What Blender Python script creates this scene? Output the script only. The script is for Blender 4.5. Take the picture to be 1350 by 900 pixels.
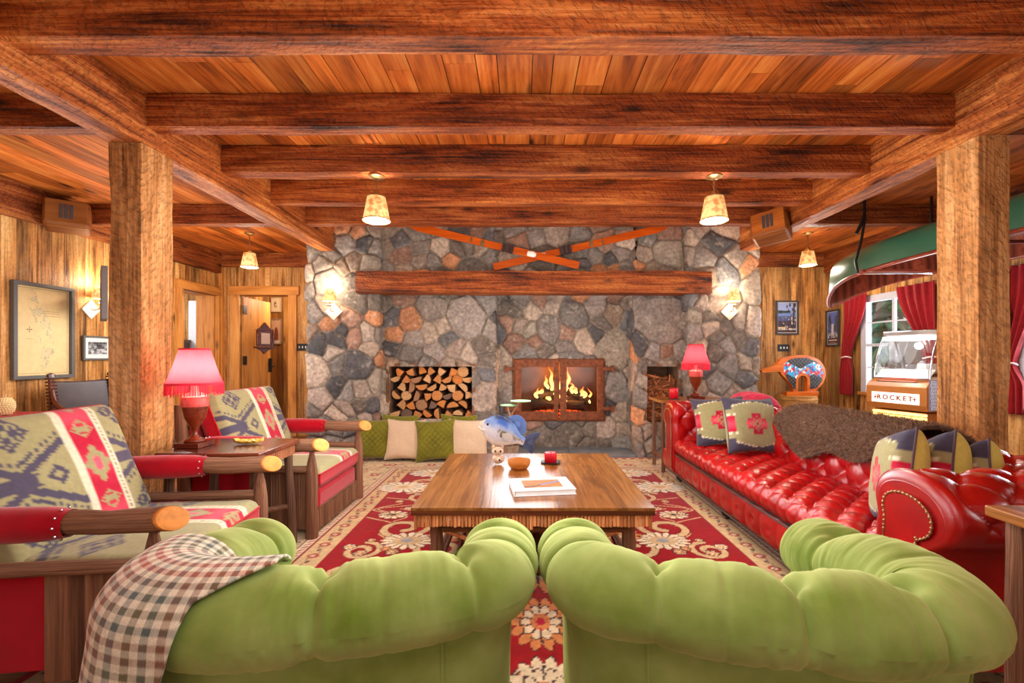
import bpy, math, random
import numpy as np
from mathutils import Vector, Matrix

for _o in list(bpy.data.objects):
    bpy.data.objects.remove(_o)
SC = bpy.context.scene
COL = SC.collection
PI = math.pi
R = random.Random(7)


def S(r, g, b):
    """sRGB 0..255 -> linear"""
    def f(c):
        c = c / 255.0
        return c / 12.92 if c <= 0.04045 else ((c + 0.055) / 1.055) ** 2.4
    return (f(r), f(g), f(b))


# ------------------------------------------------------------------ camera, world, light, exposure
cam_d = bpy.data.cameras.new('camera')
cam_d.lens = 16.0
cam_d.sensor_width = 36.0
cam_d.shift_x = -14 / 1350
cam_d.shift_y = 20 / 1350
cam_d.clip_start = 0.05
cam = bpy.data.objects.new('camera', cam_d)
COL.objects.link(cam)
cam.location = (0, 0, 1.25)
cam.rotation_euler = (PI / 2, 0, 0)
SC.camera = cam

SC.view_settings.view_transform = 'Standard'
SC.view_settings.look = 'None'
SC.view_settings.exposure = 0.12
SC.view_settings.gamma = 1.0
SC.view_settings.use_curve_mapping = False

W = bpy.data.worlds.new('daylight')
SC.world = W
W.use_nodes = True
_bg = W.node_tree.nodes['Background']
_bg.inputs[0].default_value = (*S(238, 232, 235), 1)
_bg.inputs[1].default_value = 1.1


def lamp(name, kind, loc, power, color, size=0.1, rot=None, size_y=None, spot=None):
    d = bpy.data.lights.new(name, kind)
    d.energy = power
    d.color = color
    if kind == 'AREA':
        d.size = size
        if size_y:
            d.shape = 'RECTANGLE'
            d.size_y = size_y
    else:
        d.shadow_soft_size = size
    if spot:
        d.spot_size = spot
    o = bpy.data.objects.new(name, d)
    COL.objects.link(o)
    o.location = loc
    if rot:
        o.rotation_euler = rot
    return o


WARM = (1.0, 0.86, 0.68)
NEUT = (0.95, 0.98, 1.0)
# added soft fill from behind the camera; no window stands there
lamp('rear_fill', 'AREA', (0.0, -1.1, 1.2), 18, NEUT, 6.0, (PI / 2, 0, 0), 2.4)
# daylight at the two right-hand windows
lamp('window_light', 'AREA', (5.5, 5.85, 1.5), 70, (0.80, 0.88, 1.0), 0.9, (0, PI / 2, 0), 1.3)
lamp('window_light', 'AREA', (5.5, 3.9, 1.5), 70, (0.80, 0.88, 1.0), 0.9, (0, PI / 2, 0), 1.3)
# added fill lights without fixtures, spread about the room to even its brightness
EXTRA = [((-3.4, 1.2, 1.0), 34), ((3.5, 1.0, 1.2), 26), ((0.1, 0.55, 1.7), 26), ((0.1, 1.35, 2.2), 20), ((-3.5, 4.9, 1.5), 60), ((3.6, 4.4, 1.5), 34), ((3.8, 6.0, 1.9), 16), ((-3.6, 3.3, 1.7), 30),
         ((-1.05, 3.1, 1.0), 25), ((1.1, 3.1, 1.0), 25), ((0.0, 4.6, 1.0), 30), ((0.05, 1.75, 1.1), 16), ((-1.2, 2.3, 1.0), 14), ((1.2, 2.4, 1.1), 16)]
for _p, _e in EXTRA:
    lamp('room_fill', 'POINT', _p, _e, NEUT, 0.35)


# ------------------------------------------------------------------ helpers
def vnoise(x, y, seed=0):
    x = np.asarray(x, float); y = np.asarray(y, float)
    xi = np.floor(x).astype(np.int64); yi = np.floor(y).astype(np.int64)
    xf = x - xi; yf = y - yi
    def h(a, b):
        n = (a * 374761393 + b * 668265263 + seed * 1442695041) & 0x7fffffff
        n = ((n ^ (n >> 13)) * 1274126177) & 0x7fffffff
        return ((n ^ (n >> 16)) & 0xffff) / 65535.0
    u = xf * xf * (3 - 2 * xf); v = yf * yf * (3 - 2 * yf)
    a = h(xi, yi); b = h(xi + 1, yi); c = h(xi, yi + 1); d = h(xi + 1, yi + 1)
    return a + (b - a) * u + (c - a) * v + (a - b - c + d) * u * v


def fbm(x, y, seed=0, o=4):
    s = 0; a = 0.5; f = 1
    for i in range(o):
        s = s + a * vnoise(np.asarray(x) * f, np.asarray(y) * f, seed + i)
        a *= 0.5; f *= 2
    return s


def sstep(a, b, x):
    t = np.clip((x - a) / (b - a), 0, 1)
    return t * t * (3 - 2 * t)


def raw_mesh(name, V, F, C=None, MI=None, smooth=False):
    V = np.asarray(V, np.float32).reshape(-1, 3)
    me = bpy.data.meshes.new(name)
    me.from_pydata(V.tolist(), [], F)
    if C is not None:
        at = me.color_attributes.new('Col', 'FLOAT_COLOR', 'POINT')
        a = np.ones((len(V), 4), np.float32); a[:, :3] = np.asarray(C, np.float32).reshape(-1, 3)
        at.data.foreach_set('color', a.ravel())
    if MI is not None and any(MI):
        me.polygons.foreach_set('material_index', np.asarray(MI, np.int32))
    if smooth:
        me.polygons.foreach_set('use_smooth', np.ones(len(me.polygons), bool))
    me.update()
    return me


def link(name, me, mats, parent=None, bevel=0, subsurf=0, solid=0):
    o = bpy.data.objects.new(name, me)
    COL.objects.link(o)
    if not isinstance(mats, (list, tuple)):
        mats = [mats]
    for m in mats:
        me.materials.append(m)
    if parent is not None:
        o.parent = parent
    if solid:
        md = o.modifiers.new('s', 'SOLIDIFY'); md.thickness = solid; md.offset = 0
    if bevel:
        md = o.modifiers.new('b', 'BEVEL'); md.width = bevel; md.segments = 2; md.limit_method = 'ANGLE'
    if subsurf:
        md = o.modifiers.new('u', 'SUBSURF'); md.levels = subsurf; md.render_levels = subsurf
    return o


class MB:
    def __init__(s):
        s.v = []; s.f = []; s.c = []; s.mi = []

    def add(s, vs, fs, col=(1, 1, 1), mi=0):
        k = len(s.v)
        s.v += [tuple(map(float, p)) for p in vs]
        if isinstance(col, (list, np.ndarray)) and len(col) == len(vs):
            s.c += [tuple(map(float, q[:3])) for q in col]
        else:
            s.c += [tuple(col)] * len(vs)
        for f in fs:
            s.f.append(tuple(k + i for i in f)); s.mi.append(mi)
        return s

    def box(s, x0, x1, y0, y1, z0, z1, col=(1, 1, 1), mi=0, M=None):
        vs = [(x, y, z) for x in (x0, x1) for y in (y0, y1) for z in (z0, z1)]
        if M is not None:
            vs = [tuple(M @ Vector(p)) for p in vs]
        return s.add(vs, [(0, 1, 3, 2), (4, 6, 7, 5), (0, 4, 5, 1), (2, 3, 7, 6), (0, 2, 6, 4), (1, 5, 7, 3)], col, mi)

    def tube(s, pts, rad, n=12, cap=True, col=(1, 1, 1), mi=0, capmi=None, capcol=None, flat=1.0, jit=0, seed=1, up=None):
        P = [Vector(p) for p in pts]
        if not hasattr(rad, '__len__'):
            rad = [rad] * len(P)
        rr = random.Random(seed)
        T = []
        for i in range(len(P)):
            a = P[max(i - 1, 0)]; b = P[min(i + 1, len(P) - 1)]
            T.append((b - a).normalized())
        u = Vector(up) if up else (Vector((0, 0, 1)) if abs(T[0].z) < 0.9 else Vector((1, 0, 0)))
        rings = []
        for i, p in enumerate(P):
            u = (u - T[i] * u.dot(T[i])).normalized()
            w = T[i].cross(u)
            ring = []
            for k in range(n):
                a = 2 * PI * k / n
                q = rad[i] * (1 + (rr.random() - .5) * jit)
                ring.append(p + u * (math.sin(a) * q * flat) + w * (math.cos(a) * q))
            rings.append(ring)
        vs = [q for r in rings for q in r]
        fs = []
        for i in range(len(P) - 1):
            for k in range(n):
                a = i * n + k; b = i * n + (k + 1) % n
                fs.append((a, a + n, b + n, b))
        s.add(vs, fs, col, mi)
        if cap:
            for ring, pc, rev in ((rings[0], P[0], False), (rings[-1], P[-1], True)):
                idx = [(k, (k + 1) % n, n) if not rev else ((k + 1) % n, k, n) for k in range(n)]
                s.add(list(ring) + [pc], idx, capcol or col, mi if capmi is None else capmi)
        return s

    def lathe(s, prof, n=24, c=(0, 0, 0), col=(1, 1, 1), mi=0, a0=0, a1=2 * PI, ripple=None):
        vs = []; full = abs(a1 - a0 - 2 * PI) < 1e-6
        m = n if full else n + 1
        for (r, z) in prof:
            for k in range(m):
                a = a0 + (a1 - a0) * k / n
                q = r * (ripple(a, z) if ripple else 1)
                vs.append((c[0] + q * math.cos(a), c[1] + q * math.sin(a), c[2] + z))
        fs = []
        for i in range(len(prof) - 1):
            for k in range(n):
                a = i * m + k; b = i * m + (k + 1) % m
                fs.append((a, b, b + m, a + m))
        return s.add(vs, fs, col, mi)

    def prism(s, out, d0, d1, plane='xz', col=(1, 1, 1), mi=0):
        """outline in plane, extruded along the third axis d0..d1"""
        def p(a, b, d):
            return {'xz': (a, d, b), 'xy': (a, b, d), 'yz': (d, a, b)}[plane]
        n = len(out)
        vs = [p(a, b, d0) for a, b in out] + [p(a, b, d1) for a, b in out]
        fs = [tuple(range(n)), tuple(range(2 * n - 1, n - 1, -1))]
        fs += [(i, i + n, (i + 1) % n + n, (i + 1) % n) for i in range(n)]
        return s.add(vs, fs, col, mi)

    def sphere(s, c, r, n=12, m=8, col=(1, 1, 1), mi=0, sc=(1, 1, 1)):
        vs = []
        for i in range(m + 1):
            t = PI * i / m
            for k in range(n):
                a = 2 * PI * k / n
                vs.append((c[0] + r * sc[0] * math.sin(t) * math.cos(a), c[1] + r * sc[1] * math.sin(t) * math.sin(a), c[2] + r * sc[2] * math.cos(t)))
        fs = [(i * n + k, (i + 1) * n + k, (i + 1) * n + (k + 1) % n, i * n + (k + 1) % n) for i in range(m) for k in range(n)]
        return s.add(vs, fs, col, mi)

    def build(s, name, mat, parent=None, smooth=False, bevel=0, subsurf=0, solid=0):
        me = raw_mesh(name, s.v, s.f, s.c, s.mi, smooth)
        return link(name, me, mat, parent, bevel, subsurf, solid)


def gridmesh(name, P, C, mat, parent=None, mask=None, smooth=True, closed_u=False, solid=0, flip=False):
    nu, nv = P.shape[:2]
    i = np.arange(nu * nv).reshape(nu, nv)
    if closed_u:
        i = np.vstack([i, i[:1]])
    q = np.stack([i[:-1, :-1], i[1:, :-1], i[1:, 1:], i[:-1, 1:]], -1)
    if mask is not None:
        q = q[mask]
    q = q.reshape(-1, 4)
    if flip:
        q = q[:, ::-1]
    me = bpy.data.meshes.new(name)
    V = P.reshape(-1, 3).astype(np.float32)
    me.vertices.add(len(V)); me.vertices.foreach_set('co', V.ravel())
    me.loops.add(q.size); me.loops.foreach_set('vertex_index', q.ravel().astype(np.int32))
    me.polygons.add(len(q))
    me.polygons.foreach_set('loop_start', np.arange(0, q.size, 4, dtype=np.int32))
    me.polygons.foreach_set('loop_total', np.full(len(q), 4, np.int32))
    if smooth:
        me.polygons.foreach_set('use_smooth', np.ones(len(q), bool))
    me.update(calc_edges=True)
    if C is not None:
        at = me.color_attributes.new('Col', 'FLOAT_COLOR', 'POINT')
        a = np.ones((len(V), 4), np.float32); a[:, :3] = C.reshape(-1, 3)
        at.data.foreach_set('color', a.ravel())
    me.validate()
    return link(name, me, mat, parent, solid=solid)


def thing(name, label, cat, loc=(0, 0, 0), rz=0, group=None):
    o = bpy.data.objects.new(name, None)
    COL.objects.link(o)
    o.empty_display_size = 0.1
    o.location = loc
    o.rotation_euler = (0, 0, rz)
    return tag(o, label, cat, group)


def tag(o, label, cat, group=None, kind=None):
    o['label'] = label
    o['category'] = cat
    if group:
        o['group'] = group
    if kind:
        o['kind'] = kind
    return o


def struct(o, label=None, cat='room shell'):
    o['kind'] = 'structure'
    if label:
        o['label'] = label
        o['category'] = cat
    return o


def copy_tree(o, parent=None):
    c = o.copy(); COL.objects.link(c); c.parent = parent
    for ch in [q for q in COL.objects if q.parent == o]:
        copy_tree(ch, c)
    return c


def catmull(pts, n=8):
    P = [np.array(p, float) for p in pts]
    P = [2 * P[0] - P[1]] + P + [2 * P[-1] - P[-2]]
    out = []
    for i in range(1, len(P) - 2):
        for k in range(n):
            t = k / n
            a, b, c, d = P[i - 1:i + 3]
            out.append(0.5 * ((2 * b) + (-a + c) * t + (2 * a - 5 * b + 4 * c - d) * t * t + (-a + 3 * b - 3 * c + d) * t ** 3))
    out.append(P[-2])
    return np.array(out)


# ------------------------------------------------------------------ materials
def new_mat(name):
    m = bpy.data.materials.new(name); m.use_nodes = True
    nt = m.node_tree
    return m, nt, nt.nodes['Principled BSDF']


def N(nt, t, **k):
    n = nt.nodes.new(t)
    for a, b in k.items():
        setattr(n, a, b)
    return n


def setup(p, rough=0.6, metal=0.0, spec=0.5, coat=0.0, coat_r=0.1, sheen=0.0, sheen_r=0.4, trans=0.0, emis=None, es=0.0, alpha=1.0):
    p.inputs['Roughness'].default_value = rough
    p.inputs['Metallic'].default_value = metal
    p.inputs['Specular IOR Level'].default_value = spec
    p.inputs['Coat Weight'].default_value = coat
    p.inputs['Coat Roughness'].default_value = coat_r
    p.inputs['Sheen Weight'].default_value = sheen
    p.inputs['Sheen Roughness'].default_value = sheen_r
    p.inputs['Transmission Weight'].default_value = trans
    p.inputs['Alpha'].default_value = alpha
    if emis:
        p.inputs['Emission Color'].default_value = (*emis, 1)
        p.inputs['Emission Strength'].default_value = es


def mat(name, color=(1, 1, 1), var=0.12, scale=12.0, bump=0.0, bscale=60.0, use_col=False, **k):
    """plain procedural surface: colour varied by noise, fine noise bump; use_col multiplies the vertex colour"""
    m, nt, p = new_mat(name)
    setup(p, **k)
    tc = N(nt, 'ShaderNodeTexCoord')
    no = N(nt, 'ShaderNodeTexNoise'); no.inputs['Scale'].default_value = scale; no.inputs['Detail'].default_value = 5
    nt.links.new(tc.outputs['Object'], no.inputs['Vector'])
    rp = N(nt, 'ShaderNodeMapRange'); rp.inputs['From Min'].default_value = .3; rp.inputs['From Max'].default_value = .7
    rp.inputs['To Min'].default_value = 1 - var; rp.inputs['To Max'].default_value = 1 + var
    nt.links.new(no.outputs['Fac'], rp.inputs['Value'])
    mx = N(nt, 'ShaderNodeVectorMath', operation='SCALE')
    if use_col:
        at = N(nt, 'ShaderNodeAttribute'); at.attribute_name = 'Col'
        mm = N(nt, 'ShaderNodeVectorMath', operation='MULTIPLY')
        mm.inputs[1].default_value = color
        nt.links.new(at.outputs['Color'], mm.inputs[0])
        nt.links.new(mm.outputs[0], mx.inputs[0])
    else:
        mx.inputs[0].default_value = color
    nt.links.new(rp.outputs[0], mx.inputs['Scale'])
    nt.links.new(mx.outputs[0], p.inputs['Base Color'])
    if bump:
        nb = N(nt, 'ShaderNodeTexNoise'); nb.inputs['Scale'].default_value = bscale; nb.inputs['Detail'].default_value = 6
        nt.links.new(tc.outputs['Object'], nb.inputs['Vector'])
        bp = N(nt, 'ShaderNodeBump'); bp.inputs['Strength'].default_value = bump; bp.inputs['Distance'].default_value = 0.01
        nt.links.new(nb.outputs['Fac'], bp.inputs['Height'])
        nt.links.new(bp.outputs[0], p.inputs['Normal'])
    return m


def wood(name, c1, c2, c3, axis='X', rough=0.55, bump=0.35, saw=0.0, knots=0.5, fine=1.0, spec=0.3, coat=0.0, contrast=1.0):
    """grain along axis; c1 dark streak, c2 mid, c3 light; vertex colour multiplies and shifts the texture"""
    m, nt, p = new_mat(name)
    setup(p, rough=rough, spec=spec, coat=coat, coat_r=0.25)
    tc = N(nt, 'ShaderNodeTexCoord')
    at = N(nt, 'ShaderNodeAttribute'); at.attribute_name = 'Col'
    sh = N(nt, 'ShaderNodeVectorMath', operation='MULTIPLY_ADD')
    sh.inputs[1].default_value = (23.0, 37.0, 31.0)
    nt.links.new(at.outputs['Color'], sh.inputs[0]); nt.links.new(tc.outputs['Object'], sh.inputs[2])
    def mapped(a, b):
        v = {'X': (a, b, b), 'Y': (b, a, b), 'Z': (b, b, a)}[axis]
        q = N(nt, 'ShaderNodeVectorMath', operation='MULTIPLY'); q.inputs[1].default_value = v
        nt.links.new(sh.outputs[0], q.inputs[0]); return q.outputs[0]
    n1 = N(nt, 'ShaderNodeTexNoise'); n1.inputs['Scale'].default_value = 1.0; n1.inputs['Detail'].default_value = 7; n1.inputs['Distortion'].default_value = 1.2
    n1.inputs['Roughness'].default_value = 0.62
    nt.links.new(mapped(0.9, 9.0 * fine), n1.inputs['Vector'])
    n2 = N(nt, 'ShaderNodeTexNoise'); n2.inputs['Scale'].default_value = 1.0; n2.inputs['Detail'].default_value = 4; n2.inputs['Distortion'].default_value = 0.3
    nt.links.new(mapped(2.2, 70.0 * fine), n2.inputs['Vector'])
    n3 = N(nt, 'ShaderNodeTexNoise'); n3.inputs['Scale'].default_value = 1.6; n3.inputs['Detail'].default_value = 3
    nt.links.new(sh.outputs[0], n3.inputs['Vector'])
    rp = N(nt, 'ShaderNodeValToRGB')
    e = rp.color_ramp.elements
    e[0].position = 0.5 - 0.17 / contrast; e[0].color = (*c1, 1)
    e[1].position = 0.5 + 0.2 / contrast; e[1].color = (*c3, 1)
    q = e.new(0.5); q.color = (*c2, 1)
    a1 = N(nt, 'ShaderNodeMath', operation='MULTIPLY_ADD'); a1.inputs[1].default_value = 0.28; 
    nt.links.new(n2.outputs['Fac'], a1.inputs[0])
    a2 = N(nt, 'ShaderNodeMath', operation='MULTIPLY_ADD'); a2.inputs[1].default_value = 0.52; a2.inputs[2].default_value = -0.0
    nt.links.new(n1.outputs['Fac'], a2.inputs[0]); 
    nt.links.new(a2.outputs[0], a1.inputs[2])
    a3 = N(nt, 'ShaderNodeMath', operation='MULTIPLY_ADD'); a3.inputs[1].default_value = 0.2
    nt.links.new(n3.outputs['Fac'], a3.inputs[0]); nt.links.new(a1.outputs[0], a3.inputs[2])
    nt.links.new(a3.outputs[0], rp.inputs['Fac'])
    col = rp.outputs['Color']
    # knots
    if knots:
        vo = N(nt, 'ShaderNodeTexVoronoi'); vo.inputs['Scale'].default_value = 1.0
        nt.links.new(mapped(1.6, 4.5), vo.inputs['Vector'])
        kr = N(nt, 'ShaderNodeMapRange'); kr.inputs['From Min'].default_value = 0.05; kr.inputs['From Max'].default_value = 0.16
        kr.inputs['To Min'].default_value = 1 - knots; kr.inputs['To Max'].default_value = 1.0
        nt.links.new(vo.outputs['Distance'], kr.inputs['Value'])
        mk = N(nt, 'ShaderNodeVectorMath', operation='SCALE'); nt.links.new(col, mk.inputs[0]); nt.links.new(kr.outputs[0], mk.inputs['Scale'])
        col = mk.outputs[0]
    mc = N(nt, 'ShaderNodeVectorMath', operation='MULTIPLY')
    nt.links.new(col, mc.inputs[0]); nt.links.new(at.outputs['Color'], mc.inputs[1])
    col = mc.outputs[0]
    hgt = n2.outputs['Fac']
    if saw:
        # hewn / circular-saw strokes running across the timber
        vr = N(nt, 'ShaderNodeVectorRotate', rotation_type='EULER_XYZ'); vr.inputs['Rotation'].default_value = (0.62, 0.62, 0.3)
        nt.links.new(sh.outputs[0], vr.inputs['Vector'])
        vm = N(nt, 'ShaderNodeVectorMath', operation='MULTIPLY'); vm.inputs[1].default_value = (48.0, 48.0, 4.5)
        nt.links.new(vr.outputs[0], vm.inputs[0])
        wv = N(nt, 'ShaderNodeTexNoise'); wv.inputs['Scale'].default_value = 1.0; wv.inputs['Detail'].default_value = 4.0; wv.inputs['Distortion'].default_value = 0.4
        nt.links.new(vm.outputs[0], wv.inputs['Vector'])
        n5 = N(nt, 'ShaderNodeMapRange'); n5.inputs['From Min'].default_value = .30; n5.inputs['From Max'].default_value = .55
        nt.links.new(wv.outputs['Fac'], n5.inputs['Value'])
        ad = N(nt, 'ShaderNodeMath', operation='MULTIPLY_ADD'); ad.inputs[1].default_value = saw
        nt.links.new(n5.outputs[0], ad.inputs[0]); nt.links.new(hgt, ad.inputs[2])
        hgt = ad.outputs[0]
        sr = N(nt, 'ShaderNodeMapRange'); sr.inputs['To Min'].default_value = 1 - 0.55 * saw; sr.inputs['To Max'].default_value = 1 + 0.08 * saw
        nt.links.new(n5.outputs[0], sr.inputs['Value'])
        ms = N(nt, 'ShaderNodeVectorMath', operation='SCALE'); nt.links.new(col, ms.inputs[0]); nt.links.new(sr.outputs[0], ms.inputs['Scale'])
        col = ms.outputs[0]
    nt.links.new(col, p.inputs['Base Color'])
    bp = N(nt, 'ShaderNodeBump'); bp.inputs['Strength'].default_value = bump; bp.inputs['Distance'].default_value = 0.012
    nt.links.new(hgt, bp.inputs['Height']); nt.links.new(bp.outputs[0], p.inputs['Normal'])
    return m


BE = (S(60, 24, 8), S(170, 88, 34), S(230, 152, 78))
M_BX = wood('beam_wood_x', *BE, axis='X', saw=0.55, bump=0.9, knots=0.8, contrast=1.5)
M_BY = wood('beam_wood_y', *BE, axis='Y', saw=0.55, bump=0.9, knots=0.8, contrast=1.4)
M_BZ = wood('beam_wood_z', S(112, 66, 32), S(192, 132, 74), S(230, 180, 122), axis='Z', saw=0.6, bump=0.9, contrast=1.3, knots=0.6)
M_CEIL = wood('ceiling_boards', S(80, 32, 8), S(204, 106, 36), S(242, 158, 74), axis='Y', knots=0.9, bump=0.3, contrast=1.1, fine=.7)
M_WALL = wood('wall_boards', S(84, 46, 18), S(208, 142, 72), S(246, 196, 126), axis='Z', knots=0.85, bump=0.4, saw=0.4, contrast=1.4)
M_PINE = wood('pine_trim_z', S(140, 78, 28), S(206, 136, 62), S(230, 168, 92), axis='Z', knots=0.6, bump=0.15)
M_PINEX = wood('pine_trim_x', S(140, 78, 28), S(200, 130, 58), S(226, 162, 88), axis='X', knots=0.6, bump=0.15)
M_PINEY = wood('pine_trim_y', S(140, 78, 28), S(200, 130, 58), S(226, 162, 88), axis='Y', knots=0.6, bump=0.15)
M_FLOOR = wood('floor_boards', S(60, 32, 16), S(120, 72, 40), S(160, 102, 62), axis='X', knots=0.5, rough=0.35)
M_TABLE = wood('table_top_wood', S(84, 44, 14), S(146, 92, 42), S(186, 130, 70), axis='Y', rough=0.25, knots=0.55, bump=0.12, coat=0.35)
M_DARKW = wood('dark_stained_wood', S(48, 16, 8), S(96, 44, 26), S(140, 76, 46), axis='X', rough=0.22, knots=0.2, bump=0.08, coat=0.4)
M_BARK = wood('bark', S(78, 50, 36), S(138, 98, 72), S(184, 142, 110), axis='Z', rough=0.75, bump=0.9, knots=0.3, fine=2.0)
M_BARKX = wood('bark_x', S(80, 52, 38), S(140, 98, 72), S(186, 142, 110), axis='X', rough=0.7, bump=0.9, knots=0.3, fine=2.0)
M_BARKY = wood('bark_y', S(80, 52, 38), S(140, 98, 72), S(186, 142, 110), axis='Y', rough=0.7, bump=0.9, knots=0.3, fine=2.0)
M_TWIG = wood('twig_bark', S(110, 60, 30), S(190, 128, 80), S(226, 176, 126), axis='Z', rough=0.55, bump=0.5, knots=0.3, fine=2.0)
M_CUT = mat('cut_wood', S(232, 150, 62), 0.15, 30, 0.1, 90, use_col=True, rough=0.5)
M_ORANGE = wood('varnished_orange_wood', S(150, 62, 14), S(206, 100, 24), S(232, 134, 46), axis='X', rough=0.25, knots=0.0, bump=0.05, coat=0.5)
M_BARREL = wood('barrel_wood', S(130, 80, 34), S(196, 138, 70), S(222, 172, 104), axis='X', rough=0.45, knots=0.2, bump=0.2)
M_PAINT = mat('painted_surface', (1, 1, 1), 0.06, 20, 0.08, 80, use_col=True, rough=0.6)
M_FABRIC = mat('woven_fabric', (1, 1, 1), 0.07, 60, 0.35, 700, use_col=True, rough=0.9, spec=0.15, sheen=0.25)
M_LINEN = mat('linen', S(220, 192, 160), 0.08, 90, 0.5, 420, rough=0.9, spec=0.1, sheen=0.2, use_col=True)
M_REDF = mat('red_felt', S(176, 12, 32), 0.1, 14, 0.3, 500, rough=0.95, spec=0.1, sheen=0.4)
M_RUG = mat('rug_wool', (1, 1, 1), 0.14, 45, 0.6, 500, use_col=True, rough=0.95, spec=0.05, sheen=0.15)
M_LEATH = mat('red_leather', S(162, 8, 12), 0.28, 6, 0.12, 260, rough=0.27, spec=0.6, coat=0.25, coat_r=0.18)
M_LEATHD = mat('dark_leather', S(58, 40, 38), 0.2, 10, 0.2, 200, rough=0.4)
M_BLACK = mat('black_iron', S(26, 24, 24), 0.1, 10, 0.05, 90, rough=0.45, metal=0.3)
M_BRASS = mat('aged_brass', S(170, 140, 96), 0.1, 20, rough=0.35, metal=0.9)
M_CHROME = mat('chrome', S(215, 215, 220), 0.03, 10, rough=0.12, metal=1.0)
M_RUST = mat('rusted_iron', S(132, 74, 44), 0.4, 22, 0.5, 140, rough=0.6, metal=0.45)
M_FIREB = mat('sooty_brick', S(120, 84, 58), 0.35, 8, 0.5, 30, rough=0.9)
M_SLATE = mat('slate', S(118, 126, 132), 0.22, 6, 0.4, 30, rough=0.5, use_col=True)
M_STONE = mat('field_stone', (1.14, 1.11, 1.06), 0.34, 26, 1.0, 90, use_col=True, rough=0.72, spec=0.35)
M_WHITE = mat('white_paint', S(236, 236, 236), 0.02, 10, rough=0.5)
M_WAXR = mat('red_wax', S(214, 18, 38), 0.05, 10, rough=0.4, spec=0.5)
M_FUR = mat('brown_fur', S(92, 66, 50), 0.4, 70, 0.8, 200, rough=0.9, spec=0.1, sheen=0.15)
M_CURT = mat('red_curtain', S(150, 26, 30), 0.1, 20, 0.3, 400, rough=0.85, spec=0.15, sheen=0.3)
M_CANOE = mat('green_canvas_hull', S(52, 106, 84), 0.15, 3, 0.03, 60, rough=0.32, spec=0.4, coat=0.15, use_col=True)
M_RIB = wood('cedar_ribs', S(60, 22, 12), S(128, 54, 34), S(160, 82, 54), axis='X', rough=0.3, knots=0, bump=0.05, coat=0.3)


def velvet():
    m, nt, p = new_mat('green_velvet')
    setup(p, rough=0.8, spec=0.1, sheen=0.22, sheen_r=0.4)
    p.inputs['Sheen Tint'].default_value = (*S(226, 236, 150), 1)
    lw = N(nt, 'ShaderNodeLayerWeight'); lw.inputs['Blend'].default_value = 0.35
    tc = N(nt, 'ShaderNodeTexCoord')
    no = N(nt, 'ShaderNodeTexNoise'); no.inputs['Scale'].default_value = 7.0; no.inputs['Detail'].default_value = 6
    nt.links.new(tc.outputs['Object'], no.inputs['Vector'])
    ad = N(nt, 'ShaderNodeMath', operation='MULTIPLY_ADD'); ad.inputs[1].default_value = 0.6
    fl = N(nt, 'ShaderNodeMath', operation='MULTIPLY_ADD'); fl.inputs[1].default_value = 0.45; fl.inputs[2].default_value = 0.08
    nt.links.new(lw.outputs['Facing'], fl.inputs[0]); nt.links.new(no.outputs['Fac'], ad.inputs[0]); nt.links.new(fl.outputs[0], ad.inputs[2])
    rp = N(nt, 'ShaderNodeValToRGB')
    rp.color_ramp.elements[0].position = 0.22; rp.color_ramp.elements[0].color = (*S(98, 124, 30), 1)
    rp.color_ramp.elements[1].position = 0.95; rp.color_ramp.elements[1].color = (*S(202, 214, 136), 1)  # pale end imitates highlight sheen, put into the base colour by view angle
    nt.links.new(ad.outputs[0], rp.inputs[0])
    nt.links.new(rp.outputs[0], p.inputs['Base Color'])
    nb = N(nt, 'ShaderNodeTexNoise'); nb.inputs['Scale'].default_value = 420.0
    bp = N(nt, 'ShaderNodeBump'); bp.inputs['Strength'].default_value = 0.12; bp.inputs['Distance'].default_value = 0.004
    nt.links.new(nb.outputs['Fac'], bp.inputs['Height']); nt.links.new(bp.outputs[0], p.inputs['Normal'])
    return m


M_VELVET = velvet()
M_VELVET_P = mat('olive_velvet', S(108, 104, 22), 0.25, 6, 0.1, 300, rough=0.7, spec=0.2, sheen=0.5, use_col=True)


def glow(name, color, strength, base=None, pattern=None):
    m, nt, p = new_mat(name)
    setup(p, rough=0.8, emis=color, es=strength)
    p.inputs['Base Color'].default_value = (*(base or color), 1)
    tc = N(nt, 'ShaderNodeTexCoord')
    no = N(nt, 'ShaderNodeTexNoise'); no.inputs['Scale'].default_value = 26.0; no.inputs['Detail'].default_value = 3
    nt.links.new(tc.outputs['Object'], no.inputs['Vector'])
    rp = N(nt, 'ShaderNodeValToRGB')
    rp.color_ramp.elements[0].position = 0.40; rp.color_ramp.elements[0].color = (*(pattern or color), 1)
    rp.color_ramp.elements[1].position = 0.52; rp.color_ramp.elements[1].color = (*color, 1)
    nt.links.new(no.outputs['Fac'], rp.inputs[0])
    nt.links.new(rp.outputs[0], p.inputs['Emission Color'])
    return m


M_SHADE = glow('lit_parchment', S(255, 216, 138), .75, S(214, 176, 116), S(196, 112, 40))
M_BULB = glow('lit_bulb', S(255, 246, 228), 14.0, S(255, 255, 255))
M_BULBW = glow('lit_bulb_warm', S(255, 205, 140), 10.0, S(255, 255, 255))


def glass(name, tint=(1, 1, 1), rough=0.02, mixf=0.85):
    m, nt, p = new_mat(name)
    nt.nodes.remove(p)
    g = N(nt, 'ShaderNodeBsdfGlossy'); g.inputs['Roughness'].default_value = rough
    t = N(nt, 'ShaderNodeBsdfTransparent'); t.inputs[0].default_value = (*tint, 1)
    mx = N(nt, 'ShaderNodeMixShader'); mx.inputs[0].default_value = 1 - mixf
    nt.links.new(t.outputs[0], mx.inputs[1]); nt.links.new(g.outputs[0], mx.inputs[2])
    nt.links.new(mx.outputs[0], nt.nodes['Material Output'].inputs[0])
    return m


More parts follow.
